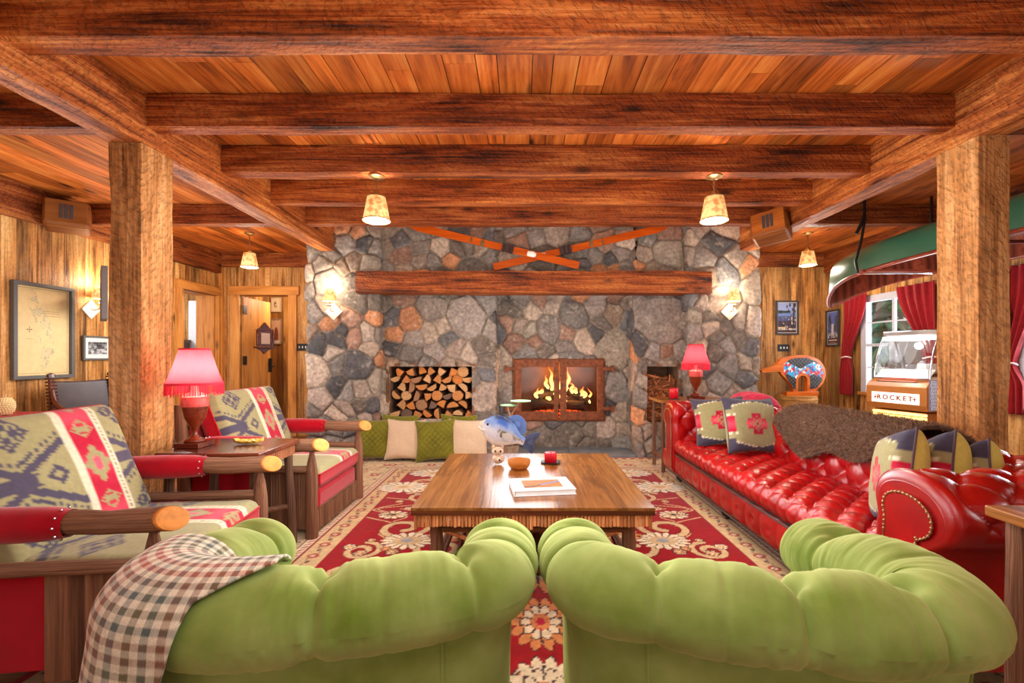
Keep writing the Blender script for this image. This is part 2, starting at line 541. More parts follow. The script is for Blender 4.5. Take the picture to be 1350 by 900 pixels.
M_GLASS = glass('clear_glass', (0.97, 0.98, 0.98), 0.02, 0.93)
M_GLASSF = glass('smoked_fire_glass', (0.97, 0.94, 0.90), 0.12, 0.992)


def redshade():
    m, nt, p = new_mat('pleated_red_silk')
    nt.nodes.remove(p)
    d = N(nt, 'ShaderNodeBsdfDiffuse'); d.inputs[0].default_value = (*S(222, 50, 78), 1)
    t = N(nt, 'ShaderNodeBsdfTranslucent'); t.inputs[0].default_value = (*S(255, 78, 92), 1)
    e = N(nt, 'ShaderNodeEmission'); e.inputs[0].default_value = (*S(250, 60, 84), 1); e.inputs[1].default_value = 0.2
    mx = N(nt, 'ShaderNodeMixShader'); mx.inputs[0].default_value = 0.7
    ad = N(nt, 'ShaderNodeAddShader')
    nt.links.new(d.outputs[0], mx.inputs[1]); nt.links.new(t.outputs[0], mx.inputs[2])
    nt.links.new(mx.outputs[0], ad.inputs[0]); nt.links.new(e.outputs[0], ad.inputs[1])
    nt.links.new(ad.outputs[0], nt.nodes['Material Output'].inputs[0])
    return m


M_REDSH = redshade()
M_REDTRIM = mat('red_silk_trim', S(204, 14, 50), 0.15, 60, rough=0.7, emis=S(200, 14, 40), es=0.15)
# ------------------------------------------------------------------ structure
ZC = 2.88       # ceiling boards
ZJ = 2.665      # underside of cross joists
ZG = 2.55       # underside of the two long girders
XL, XR, YB = -4.78, 4.78, 7.2


def hewn(name, axis, c, a, b, material, tone=1.0, amp=0.006, seed=0, parent=None, nk=4):
    """rough timber: axis coordinate range c, the other two ranges a, b (in xyz order)"""
    n = max(2, int((c[1] - c[0]) / 0.07))
    ring = []
    r = 0.012
    for i in range(nk + 1):
        ring.append((i / nk, 0))
    for i in range(1, nk + 1):
        ring.append((1, i / nk))
    for i in range(1, nk + 1):
        ring.append((1 - i / nk, 1))
    for i in range(1, nk):
        ring.append((0, 1 - i / nk))
    m = len(ring)
    t = np.linspace(c[0], c[1], n + 1)
    P = np.zeros((n + 1, m, 3))
    for k, (u, v) in enumerate(ring):
        corner = (u in (0, 1)) and (v in (0, 1))
        w = (fbm(t * 2.3, np.full_like(t, k * 0.37), seed, 3) - .45) * 2 * amp * (1.8 if corner else 1)
        du = (-1 if u < .5 else 1) * w - (0.004 if corner else 0) * (1 if u == 1 else -1)
        dv = (-1 if v < .5 else 1) * w - (0.004 if corner else 0) * (1 if v == 1 else -1)
        A = a[0] + (a[1] - a[0]) * u + (du if u in (0, 1) else 0)
        B = b[0] + (b[1] - b[0]) * v + (dv if v in (0, 1) else 0)
        if axis == 'X':
            P[:, k] = np.stack([t, A + 0 * t, B + 0 * t], -1)
        elif axis == 'Y':
            P[:, k] = np.stack([A + 0 * t, t, B + 0 * t], -1)
        else:
            P[:, k] = np.stack([A + 0 * t, B + 0 * t, t], -1)
    vs = P.reshape(-1, 3)
    fs = []
    for i in range(n):
        for k in range(m):
            q = i * m + k; w = i * m + (k + 1) % m
            fs.append((q, w, w + m, q + m))
    fs.append(tuple(range(m - 1, -1, -1))); fs.append(tuple(n * m + i for i in range(m)))
    col = tone if isinstance(tone, tuple) else (tone, tone * .99, tone * .98)
    me = raw_mesh(name, vs, fs, [col] * len(vs))
    return link(name, me, material, parent)


# ceiling boards
mb = MB()
x = -5.0; rb = random.Random(3)
while x < 5.0:
    w = rb.uniform(0.11, 0.2)
    y = -1.2
    while y < 7.35:
        y2 = min(7.35, y + rb.uniform(2.2, 4.5))
        t = rb.uniform(0.55, 1.2); q = rb.uniform(-.16, .08)
        mb.box(x + .003, x + w - .003, y, y2 - .003, ZC, ZC + .025, (t, t * (1 + q * .6), t * (1 + q)))
        y = y2
    x += w
struct(mb.build('ceiling', M_CEIL), 'honey brown plank ceiling above the beams')
mb = MB(); mb.box(-5, 5, -1.2, 7.4, ZC + .03, ZC + .08, (.2, .15, .1))
struct(mb.build('trim_ceiling_deck', M_PAINT), 'dark deck above the ceiling planks')

# long girders and joists
YJ = [2.01, 2.806, 3.494, 4.19, 4.85]
WJ = [.135, .115, .14, .12, .13]
struct(hewn('trim_1', 'Y', (-1.0, 5.60), (-2.51, -2.32), (ZG, ZC), M_BY, 1.02, .008, 1), 'long hewn girder over the left post')
struct(hewn('trim_2', 'Y', (-1.0, 5.60), (2.67, 2.85), (ZG, ZC), M_BY, 1.0, .008, 2), 'long hewn girder over the right post')
nm = ['nearest', 'second', 'third', 'fourth', 'farthest']
for i, (y, w) in enumerate(zip(YJ, WJ)):
    tone = [(.92, .82, .74), (.72, .56, .48), (.78, .66, .6), (.9, .76, .66), (.66, .52, .46)][i]
    struct(hewn('trim_%d' % (3 + i), 'X', (-2.325, 2.675), (y, y + w), (ZJ + .002 * (i % 2), ZC), M_BX, tone, .006, 10 + i), '%s hewn cross beam between the two girders' % nm[i])
k = 8
for (x0, x1, side) in ((-4.8, -2.505, 'left'), (2.845, 4.8, 'right')):
    for i in (1, 4):
        struct(hewn('trim_%d' % k, 'X', (x0, x1), (YJ[i], YJ[i] + WJ[i]), (ZJ, ZC), M_BX, (.62, .5, .44), .006, 20 + k), '%s cross beam in the %s side bay' % (nm[i], side)); k += 1
# wall plates
struct(hewn('trim_12', 'Y', (-1.0, 7.1), (-4.82, -4.70), (ZG, ZC), M_BY, (.6, .5, .44), .005, 31), 'dark wall plate along the left wall')
struct(hewn('trim_13', 'Y', (-1.0, 7.1), (4.70, 4.82), (ZG, ZC), M_BY, (.6, .5, .44), .005, 32), 'dark wall plate along the right wall')
struct(hewn('trim_14', 'X', (-4.8, -2.6), (7.10, 7.22), (2.66, ZC), M_BX, (.7, .6, .5), .005, 33), 'wall plate above the rear left doorway')
struct(hewn('trim_15', 'X', (2.9, 4.8), (7.10, 7.22), (2.66, ZC), M_BX, (.7, .6, .5), .005, 34), 'wall plate above the posters at the rear right')
# posts
struct(hewn('trim_16', 'Z', (0, ZG), (-2.515, -2.315), (2.76, 3.02), M_BZ, 1.0, .005, 41), 'square hewn post beside the fringed lamp')
struct(hewn('trim_17', 'Z', (0, ZG), (2.675, 2.865), (2.67, 2.95), M_BZ, 1.06, .005, 42), 'square hewn post behind the red sofa')


def wall_boards(name, axis, c0, c1, pos, th, openings, seed, zt=ZC, material=None, label=None, dark=.35):
    """vertical boards along axis ('X' wall at y=pos, or 'Y' wall at x=pos); openings (c0,c1,z0,z1)"""
    mb = MB(); rr = random.Random(seed); c = c0
    def put(a, b, z0, z1, col, o0, o1):
        if axis == 'X':
            mb.box(a, b, pos + o0, pos + o1, z0, z1, col)
        else:
            mb.box(pos + o0, pos + o1, a, b, z0, z1, col)
    cuts = sorted([c1] + [o[0] for o in openings] + [o[1] for o in openings])
    while c < c1 - 1e-6:
        w = rr.uniform(.07, .17); e = c + w
        for q in cuts:
            if c + 1e-6 < q < e + .03:
                e = q; break
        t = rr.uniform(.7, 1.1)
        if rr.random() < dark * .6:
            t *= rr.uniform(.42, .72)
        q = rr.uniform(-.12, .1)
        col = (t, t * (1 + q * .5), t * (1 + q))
        zs = [(0, zt)]
        for (a, b, z0, z1) in openings:
            if c >= a - 1e-6 and e <= b + 1e-6:
                zs = [z for z in ((0, z0), (z1, zt)) if z[1] - z[0] > .01]
        j = rr.uniform(0, .006)
        for z in zs:
            put(c + .001, e - .001, z[0], z[1], col, min(0, th) if th < 0 else -j, j if th < 0 else th)
        c = e
    return struct(mb.build(name, material or M_WALL), label)


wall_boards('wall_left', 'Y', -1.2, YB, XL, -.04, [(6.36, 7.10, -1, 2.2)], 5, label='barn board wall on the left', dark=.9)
WINS = [(5.42, 6.34, .80, 2.02), (3.45, 4.35, .80, 2.02)]
wall_boards('wall_right', 'Y', -1.2, YB, XR, .04, WINS, 6, label='barn board wall on the right')
wall_boards('wall_back_left', 'X', XL, -2.55, YB, .04, [(-4.46, -3.69, -1, 2.22)], 7, label='board wall around the rear left doorway')
wall_boards('wall_back_right', 'X', 2.85, XR, YB, .04, [], 8, label='board wall behind the bear figure')
wall_boards('wall_rear', 'X', -4.8, 4.8, -1.2, -.04, [], 99, label='board wall behind the viewer')
# corner trim
mb = MB(); mb.box(XL - .01, XL + .06, YB - .05, YB + .01, 0, 2.66); struct(mb.build('trim_18', M_PINE), 'corner board at the rear left')

# door 1 : deep opening in the left wall
d1 = thing('door_1', 'open doorway in the left wall', 'doorway'); struct(d1)
mb = MB()
mb.box(XL - .02, XL + .045, 6.25, 6.36, 0, 2.2); mb.box(XL - .02, XL + .045, 7.10, 7.19, 0, 2.2)
mb.build('door_frame', M_PINE, d1)
mb = MB(); mb.box(XL - .02, XL + .055, 6.24, 7.19, 2.2, 2.32); mb.build('door_lintel', M_PINEY, d1)
mb = MB(); mb.box(XL - .30, XL - .02, 6.33, 6.36, 0, 2.2); mb.box(XL - .30, XL - .02, 7.08, 7.11, 0, 2.2, (.95, .9, .85)); mb.box(XL - .30, XL - .02, 6.33, 7.11, 2.2, 2.23)
mb.build('door_jamb', M_PINE, d1)
# room beyond the left doorway
wall_boards('wall_side_room', 'X', -8.0, XL - .1, 8.6, .04, [], 55, label='board wall of the room past the left doorway')
mb = MB(); mb.box(-8.2, XL - .04, 5.0, 9.0, 2.6, 2.65, (.86, .8, .7)); struct(mb.build('trim_19', M_PAINT), 'ceiling of the room past the left doorway')
mb = MB(); mb.box(-8.2, -2.6, 7.25, 10.2, -.06, 0, (.75, .6, .5)); mb.box(-8.2, XL, 4.8, 7.25, -.06, 0, (.75, .6, .5)); struct(mb.build('floor_side_rooms', M_FLOOR), 'floorboards beyond the doorways')
o = MB().box(-5.80, -5.56, 7.9, 7.94, .6, 2.22, (.78, .80, .84)).build('white_panel', M_PAINT)
struct(o, 'pale blank panel seen through the left doorway', 'panel'); o['kind'] = 'structure'; o.name = 'trim_20'
ch = MB(); ch.box(-6.2, -5.76, 7.62, 7.88, 0, 1.52, (.16, .11, .09)).box(-6.21, -5.75, 7.60, 7.89, 1.50, 1.54, (.22, .15, .12))
tag(ch.build('tall_chest', M_PAINT), 'dark chest standing in the room past the left doorway', 'chest')
lamp('side_room_light', 'POINT', (-6.2, 6.6, 2.0), 45, NEUT, .15)

# door 2 : back wall, leaf standing open away from us
d2 = thing('door_2', 'plank door standing open in the rear doorway', 'door'); struct(d2)
mb = MB(); mb.box(-4.60, -4.46, YB - .045, YB + .02, 0, 2.22); mb.box(-3.69, -3.56, YB - .045, YB + .02, 0, 2.22); mb.build('door_frame', M_PINE, d2)
mb = MB(); mb.box(-4.62, -3.52, YB - .05, YB + .02, 2.22, 2.36, (1.02, .98, .95)); mb.build('door_lintel', M_PINEX, d2)
mb = MB(); mb.box(-4.49, -4.46, YB, YB + .2, 0, 2.22); mb.box(-3.69, -3.66, YB, YB + .2, 0, 2.22); mb.box(-4.49, -3.66, YB, YB + .2, 2.22, 2.25); mb.build('door_jamb', M_PINE, d2)
leaf = bpy.data.objects.new('door_leaf', None)
mb = MB(); rr = random.Random(4)
for i in range(7):
    t = rr.uniform(.8, 1.05); mb.box(i * .11, i * .11 + .107, 0, .045, .02, 2.2, (t, t * .97, t * .93))
lf = mb.build('door_leaf', M_PINE, d2)
lf.location = (-4.445, YB + .05, 0); lf.rotation_euler = (0, 0, math.radians(90))
mb = MB(); mb.box(.70, .725, -.055, -.005, .98, 1.22); mb.tube([(.715, -.03, 1.08), (.715, -.09, 1.08), (.64, -.10, 1.08)], .012, 8); mb.build('door_handle', M_BLACK, lf)
for z in (.35, 1.12, 1.93):
    MB().box(-.02, .07, -.012, .0, z, z + .14).build('hinge', M_BLACK, lf)
# passage beyond
wall_boards('wall_passage', 'X', -5.2, -2.7, 8.7, .04, [], 77, label='reddish board wall of the passage', material=M_PINE)
wall_boards('wall_passage_side', 'Y', 7.25, 8.7, -4.85, -.04, [], 78, label='side wall of the passage')
mb = MB(); mb.box(-4.9, -2.6, 7.24, 9, 2.6, 2.65, (.7, .5, .35)); struct(mb.build('trim_21', M_PAINT), 'passage ceiling')
lamp('passage_light', 'POINT', (-4.0, 8.1, 2.3), 34, WARM, .12)

# switch plates
def plate(loc, label, n=3, side=0):
    t = thing('switch_plate', label, 'switch plate', loc)
    MB().box(-.09, .09, -.012, 0, -.055, .055).build('plate', M_BLACK, t, bevel=.003)
    for i in range(n):
        a = -.05 + i * .05
        MB().box(a - .006, a + .006, -.026, -.010, -.016, .016, (.8, .78, .74)).build('toggle', M_PAINT, t)
    return t


plate((-3.47, YB - .006, 1.40), 'dark switch plate with three toggles beside the rear doorway')
plate((4.12, YB - .006, 1.39), 'dark switch plate with three toggles under the lake poster')

# floor
mb = MB(); y = -1.2; rb = random.Random(9)
while y < 7.3:
    w = rb.uniform(.09, .16); x = -5.0
    while x < 5:
        x2 = min(5, x + rb.uniform(1.5, 3.5)); t = rb.uniform(.75, 1.15)
        mb.box(x, x2 - .002, y, y + w - .002, -.03, 0, (t, t, t)); x = x2
    y += w
struct(mb.build('floor', M_FLOOR), 'dark floorboards around the rug')
mb = MB(); mb.box(-5, 5, -1.2, 7.3, -.08, -.032, (.1, .07, .05)); struct(mb.build('trim_22', M_PAINT), 'subfloor')

# ------------------------------------------------------------------ fireplace wall (one continuous field-stone surface)
PAL = [S(128, 122, 118), S(98, 96, 98), S(140, 130, 118), S(152, 136, 122), S(116, 106, 98), S(160, 142, 130), S(80, 78, 80),
       S(140, 120, 104), S(166, 150, 138), S(182, 128, 92), S(146, 114, 98), S(130, 124, 120), S(108, 98, 90), S(176, 158, 142), S(136, 126, 120), S(120, 112, 106)]


def stones(u, v, seed, size=.26, asp=1.0, warp=.055):
    """irregular fitted stones: returns edge distance, relief, colour for arrays u, v"""
    rr = np.random.RandomState(seed)
    u0, u1, v0, v1 = u.min() - .4, u.max() + .4, v.min() - .4, v.max() + .4
    pts = []; rad = []
    area = (u1 - u0) * (v1 - v0)
    cell = {}
    for _ in range(int(area / (size * size) * 60)):
        p = (rr.uniform(u0, u1), rr.uniform(v0, v1))
        r = size * rr.choice([.34, .55, .85, 1.2, 1.6], p=[.24, .22, .22, .20, .12])
        gx, gy = int(p[0] / .4), int(p[1] / .4)
        ok = True
        for a in (-1, 0, 1):
            for b in (-1, 0, 1):
                for (q, rq) in cell.get((gx + a, gy + b), ()):
                    if ((q[0] - p[0]) / 1.12) ** 2 + (q[1] - p[1]) ** 2 < ((r + rq) * .5) ** 2 * .92:
                        ok = False; break
                if not ok: break
            if not ok: break
        if ok:
            cell.setdefault((gx, gy), []).append((p, r)); pts.append(p); rad.append(r)
    pts = np.array(pts); rad = np.array(rad)
    wu = u + (fbm(u * 2.6, v * 2.6, seed + 5, 2) - .37) * warp * 2 + (fbm(u * 14, v * 14, seed + 9, 2) - .37) * .012
    wv = v + (fbm(u * 3.2 + 9, v * 3.2, seed + 6, 3) - .45) * warp * 2
    U = wu.ravel(); V = wv.ravel(); n = len(U)
    e = np.zeros(n); idx = np.zeros(n, int)
    w2 = (rad * .5) ** 2 * .8
    for s in range(0, n, 20000):
        q = slice(s, s + 20000)
        d = (U[q, None] - pts[None, :, 0]) ** 2 + (V[q, None] - pts[None, :, 1]) ** 2 - w2[None]
        j = np.argpartition(d, 4, axis=1)[:, :5]
        dj = np.take_along_axis(d, j, 1); o = np.argsort(dj, 1); j = np.take_along_axis(j, o, 1); dj = np.take_along_axis(dj, o, 1)
        best = np.full(len(dj), 9.0)
        for k in range(1, 5):
            sep = np.hypot(pts[j[:, 0], 0] - pts[j[:, k], 0], pts[j[:, 0], 1] - pts[j[:, k], 1])
            best = np.minimum(best, (dj[:, k] - dj[:, 0]) / (2 * sep + 1e-6))
        e[q] = best; idx[q] = j[:, 0]
    tu = rr.uniform(-1, 1, len(pts)); tv = rr.uniform(-1, 1, len(pts)); hh = rr.uniform(0, 1, len(pts))
    pi_ = rr.randint(0, len(PAL), len(pts)); pi_ = np.where((pi_ == 9) & (rad > .3), 2, pi_)
    pal = np.array(PAL)[pi_] * rr.uniform(.75, 1.15, (len(pts), 1))
    du = U - pts[idx, 0]; dv = V - pts[idx, 1]
    rough = fbm(U * 9 + idx * 3.1, V * 9, seed + 3, 4) - .45
    edge = sstep(.003, .017, e)
    h = edge * (.016 + .026 * hh[idx] + .010 * sstep(.0, .06, e) + .11 * (tu[idx] * du + tv[idx] * dv) + .035 * rough) + .006 * (fbm(U * 40, V * 40, 8, 2) - .4)
    c = pal[idx] * (0.74 + .65 * fbm(U * 7 + idx, V * 7, seed + 11, 4))[:, None]
    # a vein or lichen patches in some stones
    li = sstep(.55, .72, fbm(U * 16 + idx * 7.7, V * 16, seed + 21, 3))[:, None]
    c = c * (1 - li * .35) + np.array(S(196, 186, 172)) * li * .35
    mort = np.array(S(140, 126, 112)) * (.7 + .5 * fbm(U * 20, V * 20, 77, 3))[:, None]
    m = sstep(.002, .012, e)[:, None]
    c = c * m + mort * (1 - m)
    sh = u.shape
    return e.reshape(sh), h.reshape(sh), c.reshape(sh + (3,))


XA, XB_, XC0, XC1, XD, XE = -2.66, -1.78, -.36, 1.42, 2.04, 2.91
def cols():
    st = .0125
    out = []   # (x, typeA, typeB, r, nx, ny, yfixed)
    for y in np.arange(7.2, 5.62, -.02):
        out.append((XA, None, None, 0, -1, 0, y))
    def run(x0, x1, t):
        for x in np.arange(x0, x1, st):
            out.append((x, t, t, 0, 0, -1, None))
    def rev(x, a, b, depth, nx):
        k = max(3, int(depth / .02))
        for i in range(k):
            out.append((x, a, b, i / k, nx, 0, None))
    run(XA, XB_, 'A'); rev(XB_, 'A', 'B', .18, 1)
    run(XB_, XC0, 'B'); rev(XC0, 'B', 'C', .35, 1)
    run(XC0, XC1, 'C'); rev(XC1, 'C', 'B', .35, -1)
    run(XC1, XD, 'B'); rev(XD, 'B', 'A', .18, -1)
    run(XD, XE, 'A')
    for y in np.arange(5.62, 7.21, .02):
        out.append((XE, None, None, 0, 1, 0, y))
    return out


CL = cols()
zz = np.arange(0, ZC + .012, .0125)
def yb(t, z):
    if t == 'A':
        return np.full_like(z, 5.62)
    if t == 'B':
        return np.where(z < .43, 5.64, np.where(z < 2.03, 5.80, 5.72))
    return np.where(z < 2.03, 6.15, 5.72)


nu, nv = len(CL), len(zz)
P = np.zeros((nu, nv, 3)); Nn = np.zeros((nu, nv, 3)); su = np.zeros(nu)
for i, (x, a, b, r, nx, ny, yf) in enumerate(CL):
    P[i, :, 0] = x; P[i, :, 2] = zz
    P[i, :, 1] = yf if yf is not None else yb(a, zz) * (1 - r) + yb(b, zz) * r
    Nn[i, :, 0] = nx; Nn[i, :, 1] = ny
mid = int(1.2 / .0125)
su[1:] = np.cumsum(np.maximum(np.hypot(np.diff(P[:, mid, 0]), np.diff(P[:, mid, 1])), .004))
uu, vv = np.meshgrid(su, zz, indexing='ij')
e_, h_, c_ = stones(uu, vv, 12, .40)
Nn[1:-1] = Nn[:-2] + Nn[1:-1] * 2 + Nn[2:]
Nn /= np.linalg.norm(Nn, axis=2, keepdims=True)
P += Nn * (h_ - .02)[..., None]
mask = np.ones((nu - 1, nv - 1), bool)
xm = P[:-1, :-1, 0]; zm = P[:-1, :-1, 2]
ny_ = np.array([1 if (c[1] is not None and c[3] == 0) else 0 for c in CL])[:-1, None]
NICHES = [(-1.70, -.645, .45, 1.125), (1.575, 1.975, .42, 1.125), (-.10, 1.08, .42, 1.19)]
for (a, b, z0, z1) in NICHES:
    mask &= ~((xm > a) & (xm < b) & (zm > z0) & (zm < z1) & (ny_ > 0))
struct(gridmesh('wall_fireplace', P, c_, M_STONE, mask=mask, flip=True), 'field stone fireplace wall')


def niche(name, x0, x1, y0, y1, z0, z1, material, label):
    mb = MB(); e = .04
    mb.box(x0 - e, x1 + e, y1, y1 + e, z0 - e, z1 + e)
    mb.box(x0 - e, x0, y0, y1, z0 - e, z1 + e); mb.box(x1, x1 + e, y0, y1, z0 - e, z1 + e)
    mb.box(x0, x1, y0, y1, z0 - e, z0); mb.box(x0, x1, y0, y1, z1, z1 + e)
    return struct(mb.build(name, material), label)


niche('trim_23', -1.70, -.645, 5.79, 6.30, .45, 1.125, M_FIREB, 'sooty lining of the firewood niche')
niche('trim_24', 1.575, 1.975, 5.79, 6.25, .42, 1.125, M_FIREB, 'lining of the kindling niche')
niche('trim_25', -.10, 1.08, 6.14, 6.75, .42, 1.19, M_FIREB, 'brick lining of the firebox')

# slate hearth
mb = MB(); rr = random.Random(2)
xs = [-.34, .12, .60, 1.02, 1.41]
for i in range(4):
    for (y0, y1) in ((5.64, 5.90), (5.905, 6.14)):
        t = rr.uniform(.85, 1.15)
        mb.box(xs[i] + .003, xs[i + 1] - .003, y0, y1, 0, .03, (t, t, t))
struct(mb.build('trim_26', M_SLATE, bevel=.004), 'blue grey slate hearth under the fireplace doors', 'hearth')

# mantel
tag(hewn('mantel_beam', 'X', (-2.02, 2.29), (5.50, 5.76), (2.02, 2.29), M_BX, (.80, .66, .56), .007, 61), 'massive hewn mantel beam across the stone fireplace', 'mantel')
# ------------------------------------------------------------------ fireplace contents
fd = thing('fireplace_doors', 'rusted iron double doors with glass in front of the log fire', 'fireplace doors', (.49, 6.13, .386))
W2, H2 = .61, .835
mb = MB(); mb.box(-W2, W2, -.03, .0, .0, .05); mb.box(-W2, W2, -.03, 0, H2 - .05, H2); mb.box(-W2, -W2 + .05, -.03, 0, .05, H2 - .05); mb.box(W2 - .05, W2, -.03, 0, .05, H2 - .05)
mb.build('door_surround', M_RUST, fd, bevel=.004)
for s in (-1, 1):
    a, b = (-W2 + .02, -.012) if s < 0 else (.012, W2 - .02)
    mb = MB()
    mb.box(a, b, -.055, -.03, .02, .13); mb.box(a, b, -.055, -.03, H2 - .11, H2 - .01)
    mb.box(a, a + .085, -.055, -.03, .13, H2 - .11); mb.box(b - .085 if s > 0 else b - .06, b, -.055, -.03, .13, H2 - .11)
    if s > 0:
        pass
    dr = mb.build('fire_door', M_RUST, fd, bevel=.003)
    MB().box(a + .08, b - .055, -.044, -.040, .12, H2 - .10).build('door_glass', M_GLASSF, dr)
    for z in (.17, .70):
        q = (-W2 - .10, -W2 + .03) if s < 0 else (W2 - .03, W2 + .10)
        m2 = MB(); m2.box(q[0], q[1], -.075, -.055, z - .022, z + .022); xx = q[0] if s < 0 else q[1]
        m2.box(xx - .018, xx + .018, -.08, -.03, z - .045, z + .045)
        m2.build('strap_hinge', M_RUST, dr, bevel=.003)
MB().box(-.02, .0, -.075, -.055, .28, .60).box(.002, .018, -.07, -.055, .36, .42).build('door_latch', M_RUST, fd)

# fire
M_EMBER = glow('embers', S(255, 70, 20), 3.0, S(60, 20, 10), S(90, 10, 2))
M_CHAR = mat('charred_wood', S(58, 42, 34), .5, 14, 1.0, 50, rough=.9)
gr = thing('fire_grate', 'iron grate holding the burning logs', 'grate', (.5, 6.42, .42))
mb = MB()
for i in range(9):
    a = -.36 + i * .09
    mb.tube([(a, -.14, .02), (a, -.14, .09), (a, .14, .09), (a, .17, .2)], .009, 6)
mb.tube([(-.38, -.14, .07), (.38, -.14, .07)], .01, 6); mb.tube([(-.38, .1, .08), (.38, .1, .08)], .01, 6)
mb.build('grate_bars', M_BLACK, gr)
tag(MB().sphere((.5, 6.40, .47), 1, 20, 8, sc=(.36, .13, .035)).build('ember_bed', M_EMBER, smooth=True), 'glowing red embers under the fire grate', 'embers', kind='stuff')
rl = random.Random(11)
FL = [((.12, 6.36, .60), (.86, 6.34, .585), .055, 'lowest log in front'), ((.18, 6.50, .64), (.84, 6.52, .68), .06, 'lowest log at the back'),
      ((.22, 6.32, .69), (.66, 6.50, .80), .045, 'middle log leaning left'), ((.92, 6.36, .64), (.58, 6.46, .84), .06, 'thick charred log leaning right'),
      ((.30, 6.42, .80), (.70, 6.40, .77), .038, 'topmost thin log')]
for (p, q, r, lab) in FL:
    pts = [Vector(p).lerp(Vector(q), t) + Vector((0, 0, rl.uniform(-.01, .01))) for t in np.linspace(0, 1, 8)]
    tag(MB().tube(pts, [r * rl.uniform(.85, 1.1) for _ in pts], 10, jit=.25, seed=rl.randint(0, 99)).build('burning_log', M_CHAR), 'charred burning %s of the fire' % lab, 'log', 'logs burning on the grate')


def flame_mat():
    m, nt, p = new_mat('flame')
    nt.nodes.remove(p)
    at = N(nt, 'ShaderNodeAttribute'); at.attribute_name = 'Col'
    e = N(nt, 'ShaderNodeEmission'); e.inputs[1].default_value = 3.2
    nt.links.new(at.outputs['Color'], e.inputs[0])
    t = N(nt, 'ShaderNodeBsdfTransparent')
    sp = N(nt, 'ShaderNodeSeparateColor'); nt.links.new(at.outputs['Color'], sp.inputs[0])
    mx = N(nt, 'ShaderNodeMixShader')
    mr = N(nt, 'ShaderNodeMapRange'); mr.inputs['From Max'].default_value = .55; mr.inputs['To Min'].default_value = .12; mr.inputs['To Max'].default_value = .85
    nt.links.new(sp.outputs[1], mr.inputs['Value'])
    nt.links.new(mr.outputs[0], mx.inputs[0])
    nt.links.new(t.outputs[0], mx.inputs[1]); nt.links.new(e.outputs[0], mx.inputs[2])
    nt.links.new(mx.outputs[0], nt.nodes['Material Output'].inputs[0])
    return m


M_FLAME = flame_mat()
mb = MB()
for i, (fx, fz, fh, fw) in enumerate([(.40, .78, .34, .065), (.34, .80, .20, .06), (.20, .68, .14, .06), (.63, .80, .30, .05), (.86, .66, .18, .06), (.45, .72, .20, .05), (.60, .76, .24, .06), (.68, .74, .17, .055), (.74, .74, .11, .06),
                                      (.52, .80, .12, .045), (.26, .74, .07, .06), (.82, .70, .10, .05), (.36, .64, .10, .07), (.58, .62, .12, .08), (.93, .60, .22, .04), (.48, .66, .09, .09)]):
    n = 12; pts = []; rad = []; cc = []
    for k in range(n):
        t = k / (n - 1)
        pts.append((fx + .03 * math.sin(t * 5 + i * 1.7) * t + .015 * math.sin(11 * t + i), 6.36 + .02 * math.sin(i * 2.3), fz + fh * t))
        rad.append(max(.002, fw * (math.sin(PI * (0.12 + .88 * t) ** .75)) ** 1.1 * (1 - .25 * t)))
        c = np.array(S(255, 226, 130)) * (1 - t) + np.array(S(255, 96, 16)) * t
        cc += [c] * 10
    mb.tube(pts, rad, 10, cap=False, col=cc, flat=.45)
fo = mb.build('fire_flames', M_FLAME, smooth=True)
tag(fo, 'yellow orange flames rising from the logs in the firebox', 'fire', kind='stuff')
lamp('fire_light', 'POINT', (.5, 6.30, .86), 34, (1.0, .45, .14), .08)

# firewood in the left niche
CUTC = [S(206, 150, 92), S(204, 132, 70), S(216, 166, 112), S(170, 122, 84), S(216, 130, 56), S(120, 92, 74)]
def log_mesh(kind, r, L, rr):
    if kind == 'round':
        out = [(r * math.cos(a), r * .93 * math.sin(a)) for a in np.linspace(0, 2 * PI, 17)[:-1]]
    elif kind == 'half-round':
        out = [(r * math.cos(a), r * .95 * math.sin(a) - r * .35) for a in np.linspace(0, PI, 12)]
    else:
        out = [(0, -r * .7)] + [(r * 1.25 * math.cos(a), r * 1.25 * math.sin(a) - r * .5) for a in np.linspace(PI * .28, PI * .78, 8)]
    out = [(a * rr.uniform(.93, 1.07), b * rr.uniform(.93, 1.07)) for a, b in out]
    n = len(out); c = CUTC[rr.choice([0, 0, 1, 1, 2, 2, 3, 4, 4, 5])]
    mb = MB()
    ys = [0, L * .33, L * .66, L]
    rings = [[(a * rr.uniform(.98, 1.02), y, b * rr.uniform(.98, 1.02)) for a, b in out] for y in ys]
    vs = [p for q in rings for p in q]
    bark = (.9, .85, .8) if kind == 'round' else (1.0, .9, .8)
    mb.add(vs, [(i * n + k, i * n + (k + 1) % n, (i + 1) * n + (k + 1) % n, (i + 1) * n + k) for i in range(3) for k in range(n)], bark, 0)
    cx = sum(a for a, b in out) / n; cz = sum(b for a, b in out) / n
    # cut face with growth rings as colour bands
    vs = []; cs = []
    M = 5
    for j in range(M + 1):
        s = j / M
        for a, b in out:
            vs.append((cx + (a - cx) * s, -.002 * (1 if j < M else 0), cz + (b - cz) * s))
            t = (1.0 if j < M else .55) * (.86 + .2 * ((j * 7 + 3) % 2)) * rr.uniform(.94, 1.04)
            cs.append((c[0] * t, c[1] * t, c[2] * t))
    fs = [((j + 1) * n + k, (j + 1) * n + (k + 1) % n, j * n + (k + 1) % n, j * n + k) for j in range(M) for k in range(n)]
    mb.add(vs, fs, cs, 1)
    return mb


